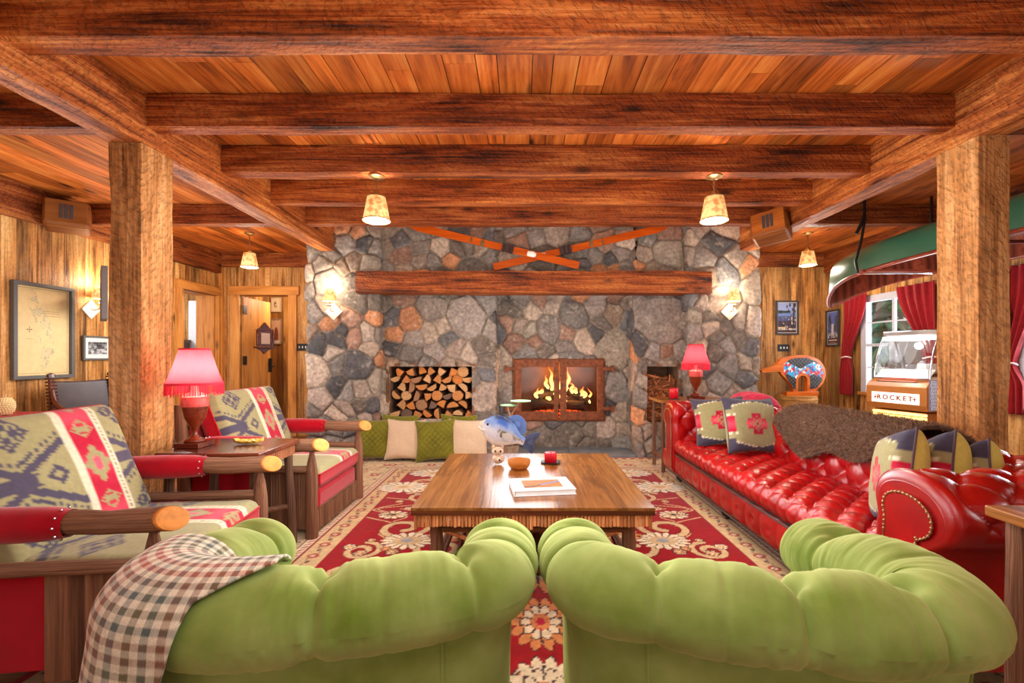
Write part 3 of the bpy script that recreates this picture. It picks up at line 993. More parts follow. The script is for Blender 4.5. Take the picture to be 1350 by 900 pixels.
M_LOGCUT = mat('firewood_cut_end', (1, 1, 1), .16, 25, .25, 120, use_col=True, rough=.75)
rr = random.Random(21)
nth = ['leftmost', 'second', 'third', 'fourth', 'fifth', 'sixth', 'seventh', 'eighth', 'ninth']
rown = ['bottom', 'second', 'third', 'fourth', 'fifth', 'top']
zrow = [.515, .63, .745, .855, .96, 1.06]
for ri, z in enumerate(zrow):
    n = 8 if ri % 2 == 0 else 7
    for k in range(n):
        x = -1.70 + .065 + (k + (.0 if ri % 2 == 0 else .5)) * (1.055 - .12) / 7.0
        kind = rr.choice(['round', 'half-round', 'wedge-cut', 'half-round', 'wedge-cut'])
        r = rr.uniform(.066, .078) * (1.0 if kind != 'wedge-cut' else 1.02)
        m = log_mesh(kind, r, .38, rr)
        o = m.build('firewood_log', [M_BARKY, M_LOGCUT])
        o.location = (x, 5.83 + rr.uniform(0, .05), z + rr.uniform(-.008, .008))
        o.rotation_euler = (0, 0 if kind == 'round' else rr.choice([0, .5, 2.6, 3.1, 3.7, 1.6, 4.7]) + rr.uniform(-.3, .3), 0)
        pos = 'rightmost' if k == n - 1 else nth[k] + (' from the left' if k else '')
        tag(o, '%s firewood log in the %s row of the stone niche, %s' % (kind, rown[ri], pos), 'firewood log', 'firewood stacked in the left niche')

# kindling
mb = MB(); rr = random.Random(5)
for i in range(420):
    x = rr.uniform(1.60, 1.95); zt = rr.uniform(.43, 1.0 - .1 * (x - 1.6)); y = rr.uniform(5.80, 5.95)
    L = rr.uniform(.05, .2)
    a = rr.uniform(-1, 1)
    t = rr.uniform(.5, 1.2)
    mb.tube([(x, y, zt), (min(1.96, max(1.59, x + L * math.cos(a * 3))), y + rr.uniform(-.02, .2), min(1.02, max(.44, zt + L * .5 * math.sin(a * 3))))], rr.uniform(.004, .009), 5, col=(t, t * .8, t * .65))
mb.box(1.59, 1.96, 5.86, 6.2, .43, .95, (.35, .22, .15))
tag(mb.build('kindling', M_TWIG), 'pile of thin kindling sticks in the right stone niche', 'kindling', kind='stuff')

# skis crossed above the mantel
def ski(p, q, y, label):
    P0 = Vector((p[0], y, p[1])); P1 = Vector((q[0], y, q[1]))
    d = (P1 - P0); L = d.length; d.normalize()
    t = thing('wooden_ski', label, 'ski', tuple(P0), group='antique skis crossed above the mantel')
    M = Matrix(((d.x, 0, -d.z), (0, 1, 0), (d.z, 0, d.x))).to_4x4()
    w = .048
    def B(x0, x1, y0, y1, z0, z1, col, mb):
        mb.box(x0, x1, y0, y1, z0, z1, col, M=M)
    mb = MB()
    n = 16
    out = [(0.0, -w * .95), (L * .5, -w * .85), (L * .93, -w), (L * .985, -w * .5), (L, 0), (L * .985, w * .5), (L * .93, w), (L * .5, w * .85), (0.0, w * .95)]
    vs = [tuple(M @ Vector((a, -.008, b))) for a, b in out] + [tuple(M @ Vector((a, .008, b))) for a, b in out]
    m = len(out)
    mb.add(vs, [tuple(range(m)), tuple(range(2 * m - 1, m - 1, -1))] + [(i, i + m, (i + 1) % m + m, (i + 1) % m) for i in range(m)], (1.0, .75, .55))
    mb.build('ski_blade', M_ORANGE, t)
    mb = MB(); B(L * .38, L * .40, -.05, -.008, -.052, .052, (.3, .2, .15), mb); B(L * .405, L * .425, -.06, -.008, -.05, .05, (.25, .2, .18), mb); B(L * .43, L * .445, -.04, -.008, -.056, .056, (.3, .22, .18), mb)
    mb.build('binding', M_LEATHD, t)
    mb = MB(); pts = [tuple(M @ Vector((L * (.25 + .012 * k), -.014 - .008 * math.sin(k), 0))) for k in range(5)]
    mb.tube(pts, [.02, .034, .036, .034, .03], 10, col=(1, .95, .88), flat=.5, up=(0, 1, 0)); mb.build('heel_pad', M_PAINT, t)
    mb = MB(); B(L * .55, L * .57, -.016, -.006, -.03, .05, (.8, .6, .3), mb); B(L * .62, L * .63, -.016, -.006, -.05, .03, (.7, .5, .3), mb); mb.build('metal_clip', M_BRASS, t)
    return t


ski((.69, 2.365), (-1.42, 2.885 - .02), 5.575, 'old orange wooden ski crossing in front, its tip rising to the left')
ski((-.36, 2.36), (1.80, 2.86), 5.64, 'old orange wooden ski crossing behind, its tip rising to the right')

# ------------------------------------------------------------------ lights of the room
def pendant(x, y, ztop, zsh, label, on_beam, power):
    power *= 2.0
    t = thing('pendant_light', label, 'pendant light', (x, y, ztop), group='parchment shaded pendant lights')
    MB().lathe([(0, 0), (.06, 0), (.062, -.012), (.03, -.028), (0, -.03)], 20).build('ceiling_rose', M_BRASS, t)
    L = ztop - zsh
    mb = MB(); k = 0; z = -.03
    while z > -(L - .03):
        a = k % 2
        mb.tube([(.008 * math.cos(q) * (1 - a), .008 * math.cos(q) * a, z - .014 + .014 * math.sin(q)) for q in np.linspace(0, 2 * PI, 9)], .0028, 5, cap=False)
        z -= .021; k += 1
    mb.tube([(0, 0, -.02), (0.003, 0, -L)], .0025, 5)
    mb.build('chain', M_BRASS, t)
    MB().lathe([(0, -L + .05), (.02, -L + .045), (.03, -L + .02), (.022, -L), (.022, -L - .05), (0, -L - .05)], 14).build('socket_cap', M_BRASS, t)
    h, r0, r1 = .185, .068, .102
    prof = [(r0, -L), (r1, -L - h)]
    MB().lathe(prof, 28).build('lamp_shade', M_SHADE, t, smooth=True, solid=.002)
    MB().lathe([(r0 + .002, -L + .004), (r0 + .003, -L - .004)], 28).build('shade_rim', M_BRASS, t, solid=.002)
    MB().lathe([(r1 + .001, -L - h + .006), (r1 + .003, -L - h - .003)], 28).build('shade_rim', M_BRASS, t, solid=.002)
    MB().sphere((0, 0, -L - .12), .038, 14, 10).build('bulb', M_BULB, t, smooth=True)
    lamp('pendant_bulb_light', 'POINT', (x, y, zsh - h - .03), power, WARM, .05)
    lamp('pendant_up_light', 'POINT', (x, y, zsh - .0), power * .22, WARM, .03)
    return t


pendant(-1.145, 3.565, ZJ + .002, 2.50, 'parchment pendant hanging left of centre from a cross beam', True, 26)
pendant(1.50, 3.565, ZJ + .002, 2.50, 'parchment pendant hanging right of centre from a cross beam', True, 26)
pendant(-3.6, 6.0, ZC, 2.615, 'small parchment pendant near the rear left doorway', False, 16)
pendant(3.76, 6.0, ZC, 2.64, 'small parchment pendant above the posters at the rear right', False, 16)


def sconce(loc, rz, label, power=7, shade_h=.15):
    power *= 1.0
    t = thing('wall_sconce', label, 'wall sconce', loc, rz, 'parchment shaded wall sconces')
    a = .105
    mb = MB(); mb.prism([(0, -a), (a, 0), (0, a), (-a, 0)], -.018, 0, 'xz', (.86, .76, .58)); mb.build('back_plate', M_PAINT, t, bevel=.003)
    mb = MB(); mb.tube([(0, -.01, 0), (0, -.06, -.005), (0, -.11, .01), (0, -.12, .05), (0, -.12, .09)], .008, 8); mb.lathe([(0, .05), (.035, .06), (.04, .068), (.012, .075), (.012, .11), (0, .11)], 14, (0, -.12, 0))
    mb.build('arm', M_BRASS, t)
    MB().lathe([(.050, .115 + shade_h), (.078, .115)], 24, (0, -.12, 0)).build('lamp_shade', M_SHADE, t, smooth=True, solid=.002)
    MB().sphere((0, -.12, .17), .026, 12, 8).build('bulb', M_BULBW, t, smooth=True)
    M = Matrix.Rotation(rz, 3, 'Z')
    p1 = Vector(loc) + M @ Vector((0, -.12, .085)); p2 = Vector(loc) + M @ Vector((0, -.12, .30))
    lamp('sconce_light', 'POINT', tuple(p1), power, WARM, .03)
    lamp('sconce_light', 'POINT', tuple(p2), power, WARM, .03)
    return t


sconce((-2.31, 5.575, 1.80), 0, 'parchment shaded sconce on the left stone pier', 9)
sconce((2.53, 5.575, 1.80), 0, 'parchment shaded sconce on the right stone pier', 9)
sconce((XL + .008, 5.02, 1.77), PI / 2, 'parchment shaded sconce on the left board wall beside the map', 9)


def speaker(loc, rot, label, tone=(.85, .5, .32)):
    t = thing('loudspeaker', label, 'loudspeaker', loc)
    t.rotation_euler = rot
    mb = MB(); mb.box(-.17, .17, 0, .24, -.14, .14, (.42, .27, .20)); mb.build('cabinet', M_BARREL, t, bevel=.035)
    mb = MB(); mb.box(-.15, .15, -.012, .002, -.12, .12, tone); mb.build('front_baffle', M_BARREL, t, bevel=.01)
    for i in (-1, 0, 1):
        MB().box(i * .036 - .014, i * .036 + .014, -.018, -.010, -.075, .075, (.06, .05, .05)).build('grille_slot', M_PAINT, t, bevel=.006)
    MB().box(-.03, .03, .2, .3, .10, .2).build('bracket', M_BLACK, t)
    return t


speaker((-4.47, 4.46, 2.665), (math.radians(-12), 0, math.radians(40)), 'brown wooden loudspeaker mounted on the left wall plate', (.42, .30, .24))
speaker((2.45, 4.55, 2.60), (math.radians(-18), math.radians(-8), math.radians(-40)), 'orange brown loudspeaker tucked by the right girder')


def fringed_lamp(loc, label, power):
    t = thing('table_lamp', label, 'table lamp', loc, 0, 'red fringed urn lamps')
    MB().box(-.075, .075, -.075, .075, 0, .03, (.9, .7, .6)).build('plinth', M_DARKW, t, bevel=.003)
    MB().lathe([(0, .03), (.055, .03), (.058, .042), (.03, .055), (.016, .07), (.014, .10), (.022, .108), (.02, .118), (.035, .135), (.055, .175), (.066, .22), (.07, .245)], 28, col=(1.2, .7, .5)).build('urn_base', M_DARKW, t, smooth=True)
    MB().lathe([(.07, .245), (.073, .25), (.073, .30), (.07, .305)], 28).build('red_band', mat('red_band', S(210, 80, 70), .3, 70, rough=.5), t, smooth=True)
    MB().lathe([(.07, .305), (.045, .325), (.02, .335), (.018, .37), (0, .37)], 24, col=(.9, .75, .68)).build('urn_neck', M_PAINT, t, smooth=True)
    MB().sphere((0, 0, .44), .032, 14, 10).build('bulb', M_BULBW, t, smooth=True)
    rp = lambda a, z: 1 + .012 * math.cos(a * 40)
    sh = MB().lathe([(.078, .595), (.094, .54), (.112, .48), (.132, .42), (.146, .385)], 160, ripple=rp).build('lamp_shade', M_REDSH, t, smooth=True)
    MB().lathe([(.0785, .60), (.081, .59)], 40).build('shade_trim', M_REDTRIM, sh, solid=.003)
    MB().lathe([(.148, .393), (.150, .380)], 40).build('shade_trim', M_REDTRIM, sh, solid=.003)
    mb = MB(); rr = random.Random(3)
    for i in range(110):
        a = 2 * PI * i / 110
        x, y = .148 * math.cos(a), .148 * math.sin(a)
        mb.tube([(x, y, .385), (x + rr.uniform(-.003, .003), y + rr.uniform(-.003, .003), .318 + rr.uniform(-.006, .006))], .0026, 4)
    mb.build('fringe', M_REDTRIM, sh)
    MB().tube([(0, 0, .37), (0, 0, .60)], .004, 6).tube([(-.078, 0, .592), (.078, 0, .592)], .002, 5).build('harp', M_BRASS, t)
    x, y, z = loc
    lamp('table_lamp_light', 'POINT', (x, y, z + .46), power, WARM, .03)
    return t
# ------------------------------------------------------------------ textile patterns (the cloth's own colours)
OLIVE, NAVY, BRED, CREAM, PINK = (np.array(S(*c)) for c in ((160, 152, 108), (80, 74, 92), (186, 24, 56), (222, 212, 184), (236, 92, 110)))


def put(c, m, col):
    m = np.clip(m, 0, 1)[..., None] if m.dtype != bool else m[..., None].astype(float)
    return c * (1 - m) + np.asarray(col) * m


def blanket_pattern(s, v):
    """s across the stripe, v along it (metres); camp-blanket look"""
    c = np.ones(s.shape + (3,)) * OLIVE
    q = lambda x, n=.012: np.round(x / n) * n
    # navy arrow cross: a broad bar with forked ends
    for c0 in (-.22, .40):
        ds = s - c0
        a = np.abs(v) + 0 * s
        bar = (np.abs(v) < .028) & (np.abs(ds) < .20)
        c = put(c, bar, NAVY)
        fork = (np.abs(a - (.03 + .50 * np.abs(ds + .02))) < .019) & (np.abs(ds) < .22)
        c = put(c, fork, NAVY)
        teeth = (np.abs(a - (.072 + .50 * np.abs(ds + .02))) < .009) & (np.mod(ds, .028) < .015) & (np.abs(ds) < .22)
        c = put(c, teeth, NAVY)
        dm = np.abs(ds - .13) * .8 + a
        c = put(c, dm < .085, OLIVE * 1.05); c = put(c, (dm < .045), NAVY)
        c = put(c, dm < .022, OLIVE)
    # stepped medallions
    for (c0, v0) in ((-.23, .215), (.36, .25), (-.23, -.215), (.36, -.25)):
        a = np.abs(q(s - c0)) * .8 + np.abs(q(v - v0))
        c = put(c, (a > .065) & (a < .082), NAVY)
        c = put(c, (a < .055) & (a > .012) & (np.abs(np.abs(s - c0) - np.abs(v - v0)) > .007), NAVY)
    # red stripe
    b = np.abs(s - .12)
    c = put(c, b < .118, CREAM)
    c = put(c, (b > .092) & (b < .112) & (np.mod(v, .022) < .012) & (np.mod(s, .012) < .009), OLIVE * .9)
    red = BRED[None, None] * (1 - .55 * np.exp(-((np.mod(v + .12, .24) - .12) / .045) ** 2))[..., None] + PINK * .55 * np.exp(-((np.mod(v + .12, .24) - .12) / .045) ** 2)[..., None]
    m = (b < .078)[..., None]
    c = c * (1 - m) + red * m
    for v0 in (-.36, 0, .36):
        a = np.abs(q(s - .12, .01)) + np.abs(q(v - v0, .01)) * .75
        c = put(c, (a < .072) & (b < .078), OLIVE); c = put(c, a < .026, PINK)
        a2 = np.abs(q(s - .12, .01)) * .7 + np.abs(q(v - v0 - .18, .01)) * 1.1
        c = put(c, (a2 < .045) & (np.mod(a2, .03) < .022), OLIVE * 1.02)
    return c * (0.93 + .14 * vnoise(s * 260, v * 260, 3))[..., None]


def kilim(u, v):
    """pillow face, u, v in -1..1"""
    c = np.ones(u.shape + (3,)) * OLIVE * .95
    q = lambda x, n=.08: np.round(x / n) * n
    au, av = np.abs(u), np.abs(v)
    # dark stepped corners top and bottom, cream teeth on their edge
    corner = (av > .62 + .25 * (1 - au)) | ((av > .50) & (au > .82))
    teeth = (av > .56 + .25 * (1 - au)) & ~corner & (np.mod(u, .07) < .04)
    c = put(c, teeth, CREAM); c = put(c, corner, NAVY * .8)
    a = np.abs(q(u)) + np.abs(q(v)) * .9
    c = put(c, (au + (1 - av) * 1.2 < .26), NAVY * .8); c = put(c, (au + (1 - av) * 1.2 < .10), OLIVE)
    st = ((np.abs(q(u)) < .36) & (np.abs(q(v)) < .22)) | ((np.abs(q(u)) < .20) & (np.abs(q(v)) < .40)) | ((np.abs(q(u)) < .46) & (np.abs(q(v)) < .08))
    fade = np.exp(-(v / .14) ** 2)[..., None]
    m = st[..., None].astype(float)
    c = c * (1 - m) + (BRED * .9 * (1 - .6 * fade) + PINK * .75 * fade) * m
    c = put(c, (np.abs(a - .24) < .035) & (np.mod(u + v, .12) < .05), OLIVE)
    c = put(c, a < .09, OLIVE * .9); c = put(c, a < .04, BRED)
    side = (au > .78) & (av < .28)
    m = side[..., None].astype(float)
    c = c * (1 - m) + (BRED * (1 - .5 * fade) + PINK * .6 * fade) * m
    c = put(c, (np.abs(av - .34) < .05) & (au > .7) & (np.mod(u, .06) < .035), CREAM)
    return c * (0.92 + .16 * vnoise(u * 60, v * 60, 3))[..., None]


def lattice(u, v):
    c = np.ones(u.shape + (3,))
    p = np.mod((u + v * 1.05) * 3.5 + 40, 1); q = np.mod((u - v * 1.05) * 3.5 + 40, 1)
    l1 = np.minimum(np.minimum(p, 1 - p), np.minimum(q, 1 - q))
    c = put(c, l1 < .045, (1.6, 1.6, 1.9))
    l2 = np.abs(l1 - .25)
    return put(c, l2 < .025, (1.35, 1.35, 1.5)) * .95


def plain(col):
    return lambda u, v: np.ones(u.shape + (3,)) * np.asarray(col)


def pillow(name, label, cat, loc, rot, w, h, t, face, back, material, group=None, seed=0, pipe=None, backmat=None):
    """stuffed square cushion with pinched corners; local x width, z height, y thickness (front = -y); base at z=0"""
    n = 44
    u = np.linspace(-1, 1, n); U, V = np.meshgrid(u, u, indexing='ij')
    fx = (1 - .10 * (1 - V ** 2) * np.abs(U) ** 6)
    fz = (1 - .10 * (1 - U ** 2) * np.abs(V) ** 6)
    rr = fbm(U * 1.7 + seed * 3.3, V * 1.7, seed, 3) - .45
    th = t / 2 * (np.clip((1 - U ** 4) * (1 - V ** 4), 0, 1)) ** .45 * (1 + .35 * rr)
    root = thing(name, label, cat, loc, 0, group)
    root.rotation_euler = rot
    for sgn, fn, nm in ((-1, face, 'front_panel'), (1, back, 'back_panel')):
        P = np.stack([U * w / 2 * fx, sgn * th, (V * fz + 1) * h / 2], -1)
        C = fn(U, V)
        gridmesh(nm, P, C, material if (sgn < 0 or not backmat) else backmat, root, flip=(sgn > 0))
    ring = [(-1, a) for a in u[::3]] + [(a, 1) for a in u[::3]] + [(1, -a) for a in u[::3]] + [(-a, -1) for a in u[::3]]
    pts = []
    for a, b in ring:
        pts.append((a * w / 2 * (1 - .10 * (1 - b * b) * abs(a) ** 6), 0, (b * (1 - .10 * (1 - a * a) * abs(b) ** 6) + 1) * h / 2))
    MB().tube(pts + [pts[0]], .005, 6, cap=False, col=pipe or (.12, .09, .10)).build('piping', M_FABRIC, root, smooth=True)
    return root


# ------------------------------------------------------------------ rug
def rug():
    x0, x1, y0, y1 = -1.95, 2.12, .55, 5.61
    st = .0085
    xs = np.arange(x0, x1, st); ys = np.arange(y0, y1, st)
    X, Y = np.meshgrid(xs, ys, indexing='ij')
    cx = .085; cy = 2.75
    u = np.abs(X - cx); v = np.abs(Y - cy)      # mirrored quarter
    hw, hl = 1.305, 2.13
    RED = np.array(S(152, 2, 16)); IV = np.array(S(226, 204, 168)); TAN = np.array(S(206, 172, 124)); OR = np.array(S(206, 130, 74)); DK = np.array(S(60, 40, 44)); GR = np.array(S(150, 150, 150))
    C = np.ones(X.shape + (3,)) * RED
    def stamp(c, a, b, r, fn):
        m = (np.abs(u - a) < r) & (np.abs(v - b) < r)
        if m.any():
            i0, i1 = np.where(m.any(1))[0][[0, -1]]; j0, j1 = np.where(m.any(0))[0][[0, -1]]
            sl = (slice(i0, i1 + 1), slice(j0, j1 + 1))
            c[sl] = fn(c[sl], u[sl] - a, v[sl] - b)
    def flower(r, k, c1, c2, c3, rot=0.0, sx=1.0, sy=1.0):
        def fn(c, a, b):
            d = np.hypot(a / sx, b / sy); th = np.arctan2(b / sy, a / sx) + rot
            pet = r * (.72 + .28 * np.abs(np.cos(k * th / 2)))
            c = put(c, d < pet + .008, DK * .9 + RED * .1)
            c = put(c, d < pet, c1)
            c = put(c, (d < pet * .95) & (np.abs(np.sin(k * th / 2)) > .94), DK)
            c = put(c, d < r * .5, c2)
            c = put(c, (d < r * .5) & (np.abs(np.cos(k * th / 2 + .4)) < .16), c3)
            return put(c, d < r * .22, c3)
        return fn
    def curve(pts, wdt, col, edge=None):
        Q = catmull(pts, 10)
        lo = Q.min(0) - wdt * 2; hi = Q.max(0) + wdt * 2
        m = (u > lo[0]) & (u < hi[0]) & (v > lo[1]) & (v < hi[1])
        idx = np.where(m)
        if not len(idx[0]):
            return
        uu, vv = u[idx], v[idx]
        d = np.full(len(uu), 9.0)
        for a, b in zip(Q[:-1], Q[1:]):
            ab = b - a; L = ab @ ab + 1e-9
            t = np.clip(((uu - a[0]) * ab[0] + (vv - a[1]) * ab[1]) / L, 0, 1)
            d = np.minimum(d, np.hypot(uu - a[0] - t * ab[0], vv - a[1] - t * ab[1]))
        if edge is not None:
            k = d < wdt * 1.35; C[idx[0][k], idx[1][k]] = edge
        k = d < wdt
        C[idx[0][k], idx[1][k]] = col
        k = d < wdt * .35
        C[idx[0][k], idx[1][k]] = np.asarray(col) * .85 + TAN * .15
    def scroll(a, b, r, s, turns=1.35, w=.022, ph=0.0, col=None):
        pts = []
        for i in range(18):
            t = i / 17
            th = ph + s * t * turns * 2 * PI; q = r * (1 - .72 * t)
            pts.append((a + q * math.cos(th), b + q * math.sin(th)))
        curve(pts, w, TAN if col is None else col, RED * .6)
    # fine vines
    rr = random.Random(17)
    for i in range(16):
        a = rr.uniform(.05, 1.15); b = rr.uniform(.05, 2.0)
        curve([(a, b), (a + rr.uniform(-.2, .2), b + .12), (a + rr.uniform(-.25, .25), b + .28), (a + rr.uniform(-.3, .3), b + .42)], .007, TAN)
    # big scrolls (mirrored left-right and end to end)
    for (a, b, r, s, ph, w) in [(.95, .55, .20, 1, 2.2, .026), (.80, .98, .19, -1, -.6, .024), (.98, 1.28, .17, 1, 0.6, .022), (.62, .20, .20, -1, 2.8, .024), (.36, .62, .17, 1, 1.0, .02),
                                (.62, 1.55, .18, -1, .9, .022), (1.05, 1.75, .15, 1, 3.0, .02), (.28, 1.15, .17, -1, 2.0, .02), (.30, 1.72, .15, 1, 0, .018), (1.12, .16, .13, 1, 1.6, .02)]:
        scroll(a, b, r, s, ph=ph, w=w)
    big = [(.86, .32, .16, 16, IV, TAN, GR), (.60, .78, .12, 12, IV, OR, DK), (1.10, .82, .10, 10, IV, TAN, DK), (.86, 1.14, .13, 14, IV, GR, DK), (.45, 1.42, .13, 14, OR, IV, BRED),
           (1.08, 1.50, .11, 12, IV, OR, DK), (.80, 1.86, .15, 16, IV, TAN, DK), (.16, 1.88, .13, 12, IV, GR, OR), (.12, .30, .10, 10, OR, IV, BRED)]
    for (a, b, r, k, c1, c2, c3) in big:
        stamp(C, a, b, .3, flower(r, k, c1, c2, c3, sx=1.15, sy=.9))
    for i in range(46):
        a, b = rr.uniform(.05, 1.22), rr.uniform(.02, 2.05)
        stamp(C, a, b, .08, flower(rr.uniform(.022, .042), 6, rr.choice([IV, IV, TAN, OR]), OR, IV))
    # centre palmettes
    for b in (.0, .62, 1.08, 1.5):
        r = .30 if b == 0 else .17
        stamp(C, 0, b, .5, flower(r, 14, OR if b != 1.08 else IV, IV, BRED, sx=.9, sy=1.25))
        stamp(C, 0, b, .5, flower(r * .62, 10, IV, OR, BRED, sx=.9, sy=1.3))
    # orange palmettes by the table legs
    stamp(C, .55, .42, .4, flower(.15, 12, OR, TAN, OR, sx=1.3, sy=.8))
    # borders: everything outside the field
    bu = u - hw; bv = v - hl
    d = np.maximum(bu, bv)
    # field edge notched by ivory palmettes
    B = np.ones(X.shape + (3,)) * TAN * 1.02
    run = np.where(bu > bv, v, u)
    def rep(per, off=0):
        return np.mod(run + off, per) - per / 2
    nz = vnoise(X * 60, Y * 60, 5)
    # inner guard .0-.16
    t = rep(.17); dd = np.hypot(t, d - .085)
    B = put(B, dd < .036, S(170, 60, 50)); B = put(B, dd < .018, IV)
    t = rep(.17, .085); dd = np.hypot(t, (d - .085) * 1.2); B = put(B, dd < .018, DK)
    B = put(B, (np.abs(d - .085 - .02 * np.sin(run * 37)) < .005), S(150, 110, 80))
    # narrow striped guard .17-.23
    B = put(B, (d > .165) & (d < .235), IV * .95)
    B = put(B, (d > .18) & (d < .22) & (np.mod(run + d * .8, .045) < .02), S(176, 80, 70))
    for e in (.0, .165, .235, .60, .68):
        B = put(B, np.abs(d - e) < .005, S(140, 30, 36))
    # main border .24-.60 : pale ground with leaves and blossoms
    mb_ = (d > .24) & (d < .60)
    B = put(B, mb_, np.array(S(214, 186, 144)))
    wv = d - .42 - .09 * np.sin(run * 2 * PI / .9)
    B = put(B, mb_ & (np.abs(wv) < .008), S(150, 110, 84))
    for (per, off, dd0, r, c1) in ((.45, .0, .33, .055, S(176, 70, 56)), (.45, .22, .52, .05, S(150, 96, 70)), (.30, .1, .42, .035, IV), (.225, .05, .28, .02, DK), (.225, .17, .56, .022, S(110, 110, 100)), (.15, .03, .47, .018, S(190, 110, 80)), (.15, .1, .37, .016, S(170, 60, 54))):
        t = rep(per, off); q = np.hypot(t, d - dd0); th = np.arctan2(d - dd0, t)
        B = put(B, mb_ & (q < r * (.7 + .3 * np.abs(np.cos(3 * th)))), c1)
        B = put(B, mb_ & (q < r * .35), IV)
    B = put(B, (d >= .605), S(206, 178, 136)); t = rep(.1)
    B = put(B, (d > .62) & (d < .67) & (np.abs(t) < .025), S(150, 60, 56))
    B = put(B, d > .685, S(176, 20, 36))
    m = (d > 0)[..., None]
    C = np.where(m, B, C)
    # ivory palmettes breaking the corner line
    stamp(C, 1.22, 1.58, .4, flower(.20, 16, np.array(S(232, 216, 192)), IV, TAN, sx=1.2, sy=.9))
    stamp(C, 1.02, 2.10, .4, flower(.20, 16, np.array(S(232, 216, 192)), IV, TAN, sx=1.4, sy=.8))
    # pile wear / abrash
    C = C * (.86 + .28 * fbm(X * 3, Y * 26, 31, 3))[..., None] * (.93 + .14 * nz)[..., None]
    Z = .010 + .002 * fbm(X * 40, Y * 40, 9, 2)
    Z[0, :] = Z[-1, :] = Z[:, 0] = Z[:, -1] = .001
    return gridmesh('rug', np.stack([X, Y, Z], -1), C, M_RUG)


tag(rug(), 'large red and beige floral patterned rug under the coffee table', 'rug')

# ------------------------------------------------------------------ coffee table
ct = thing('coffee_table', 'square rustic coffee table with a twig apron and bark legs', 'coffee table', (.055, 3.075, 0.0125))
mb = MB(); rr = random.Random(8)
xw = [-.645, -.44, -.25, -.06, .14, .33, .50, .645]
for a, b in zip(xw[:-1], xw[1:]):
    t = rr.uniform(.92, 1.08); mb.box(a, b, -.675, .675, .412, .44, (t, t * rr.uniform(.95, 1.02), t * .97))
mb.build('tabletop', M_TABLE, ct)
mb = MB(); mb.box(-.645, .645, -.676, -.672, .40, .425); mb.build('edge_strip', M_DARKW, ct)
mb = MB()
for side in range(4):
    for i in range(66 if side % 2 == 0 else 66):
        if side % 2 == 0:
            x = -.625 + i * 1.25 / 65; p = (x, -.655 if side == 0 else .655)
        else:
            y = -.64 + i * 1.28 / 65; p = (-.625 if side == 1 else .625, y)
        t = rr.uniform(1.0, 1.7)
        lo = .335 - (.012 if (i in (31, 32, 0, 65)) else 0) + rr.uniform(-.003, .003)
        mb.tube([(p[0], p[1], .411), (p[0], p[1], lo)], .0092 * rr.uniform(.85, 1.05), 8, col=(t, t * .92, t * .85), capcol=(t * 1.3, t * 1.1, t * .9))
mb.build('twig_apron', M_TWIG, ct)
for sx in (-1, 1):
    for sy in (-1, 1):
        pts = [(sx * .53 + .004 * math.sin(k * 2.1), sy * .56, .411 - .411 * k / 8) for k in range(9)]
        MB().tube(pts, [.036 * rr.uniform(.92, 1.08) for _ in pts], 14, jit=.08, seed=3, col=(.7, .62, .6)).build('leg', M_BARK, ct, smooth=True)
mb = MB()
mb.tube([(-.5, -.56, .29), (.5, -.56, .29)], .022, 10, jit=.1, col=(.7, .6, .55)); mb.tube([(-.5, .56, .29), (.5, .56, .29)], .022, 10, col=(.7, .6, .55))
mb.tube([(-.5, -.56, .10), (.5, -.56, .10)], .026, 10, jit=.1, col=(.8, .6, .5)); mb.tube([(-.5, .56, .10), (.5, .56, .10)], .026, 10, col=(.8, .6, .5))
mb.tube([(-.46, -.53, .05), (.46, -.53, .05)], .02, 10, col=(.8, .55, .45))
mb.build('stretcher', M_BARKX, ct, smooth=True)
mb = MB()
for s in (-1, 1):
    mb.tube([(s * .53, -.5, .29), (s * .53, .5, .29)], .02, 10, col=(.7, .6, .55)); mb.tube([(s * .53, -.5, .10), (s * .53, .5, .10)], .024, 10, col=(.7, .6, .55))
mb.build('side_stretcher', M_BARKY, ct, smooth=True)
for yy in (-.56, .56):
    for (a, b, c, d) in ((-.49, .28, -.05, .11), (-.05, .28, -.49, .11), (.05, .28, .49, .11), (.49, .28, .05, .11)):
        MB().tube([(a, yy, b), (c, yy + .012, d)], .0125, 8, col=(1.2, .9, .8)).build('brace_twig', M_TWIG, ct, smooth=True)
# magazine pile / basket under the table: low slatted shelf
mb = MB()
for i in range(14):
    mb.tube([(-.5 + i * .077, -.5, .125), (-.5 + i * .077, .5, .125)], .012, 6, col=(.8, .6, .5))
mb.build('lower_shelf', M_BARKY, ct)

ZT = .453
# things on the coffee table
bk = thing('photo_book', 'large white hardcover book with a canyon river photo on the cover', 'book', (.085, 2.70, ZT), math.radians(7))
bw, bd = .235, .0
def quad_pt(a, b):
    return (a, b)
MB().box(-.175, .175, -.13, .13, .004, .028, (.93, .93, .94)).build('pages', M_PAINT, bk)
mb = MB(); mb.box(-.18, .18, -.136, .136, 0, .004, (.95, .95, .96)); mb.box(-.18, .18, -.136, .136, .028, .032, (.95, .95, .96)); mb.box(-.184, -.178, -.136, .136, 0, .032, (.95, .95, .96)); mb.build('cover', M_PAINT, bk, bevel=.001)
n = 40; U, V = np.meshgrid(np.linspace(-1, 1, 60), np.linspace(-1, 1, 40), indexing='ij')
f = fbm(U * 4, V * 7, 5, 4)
C = np.ones(U.shape + (3,)) * np.array(S(196, 130, 66)) * (.5 + f)[..., None]
C = put(C, sstep(.0, .15, .18 - np.abs(V - .1 - .5 * np.sin(U * 2) * 1.0 + .3)), S(60, 42, 44))
C = put(C, sstep(.0, .06, .14 - np.abs(V + .2 - .7 * U)) * sstep(-.2, 0, U), S(128, 150, 214))
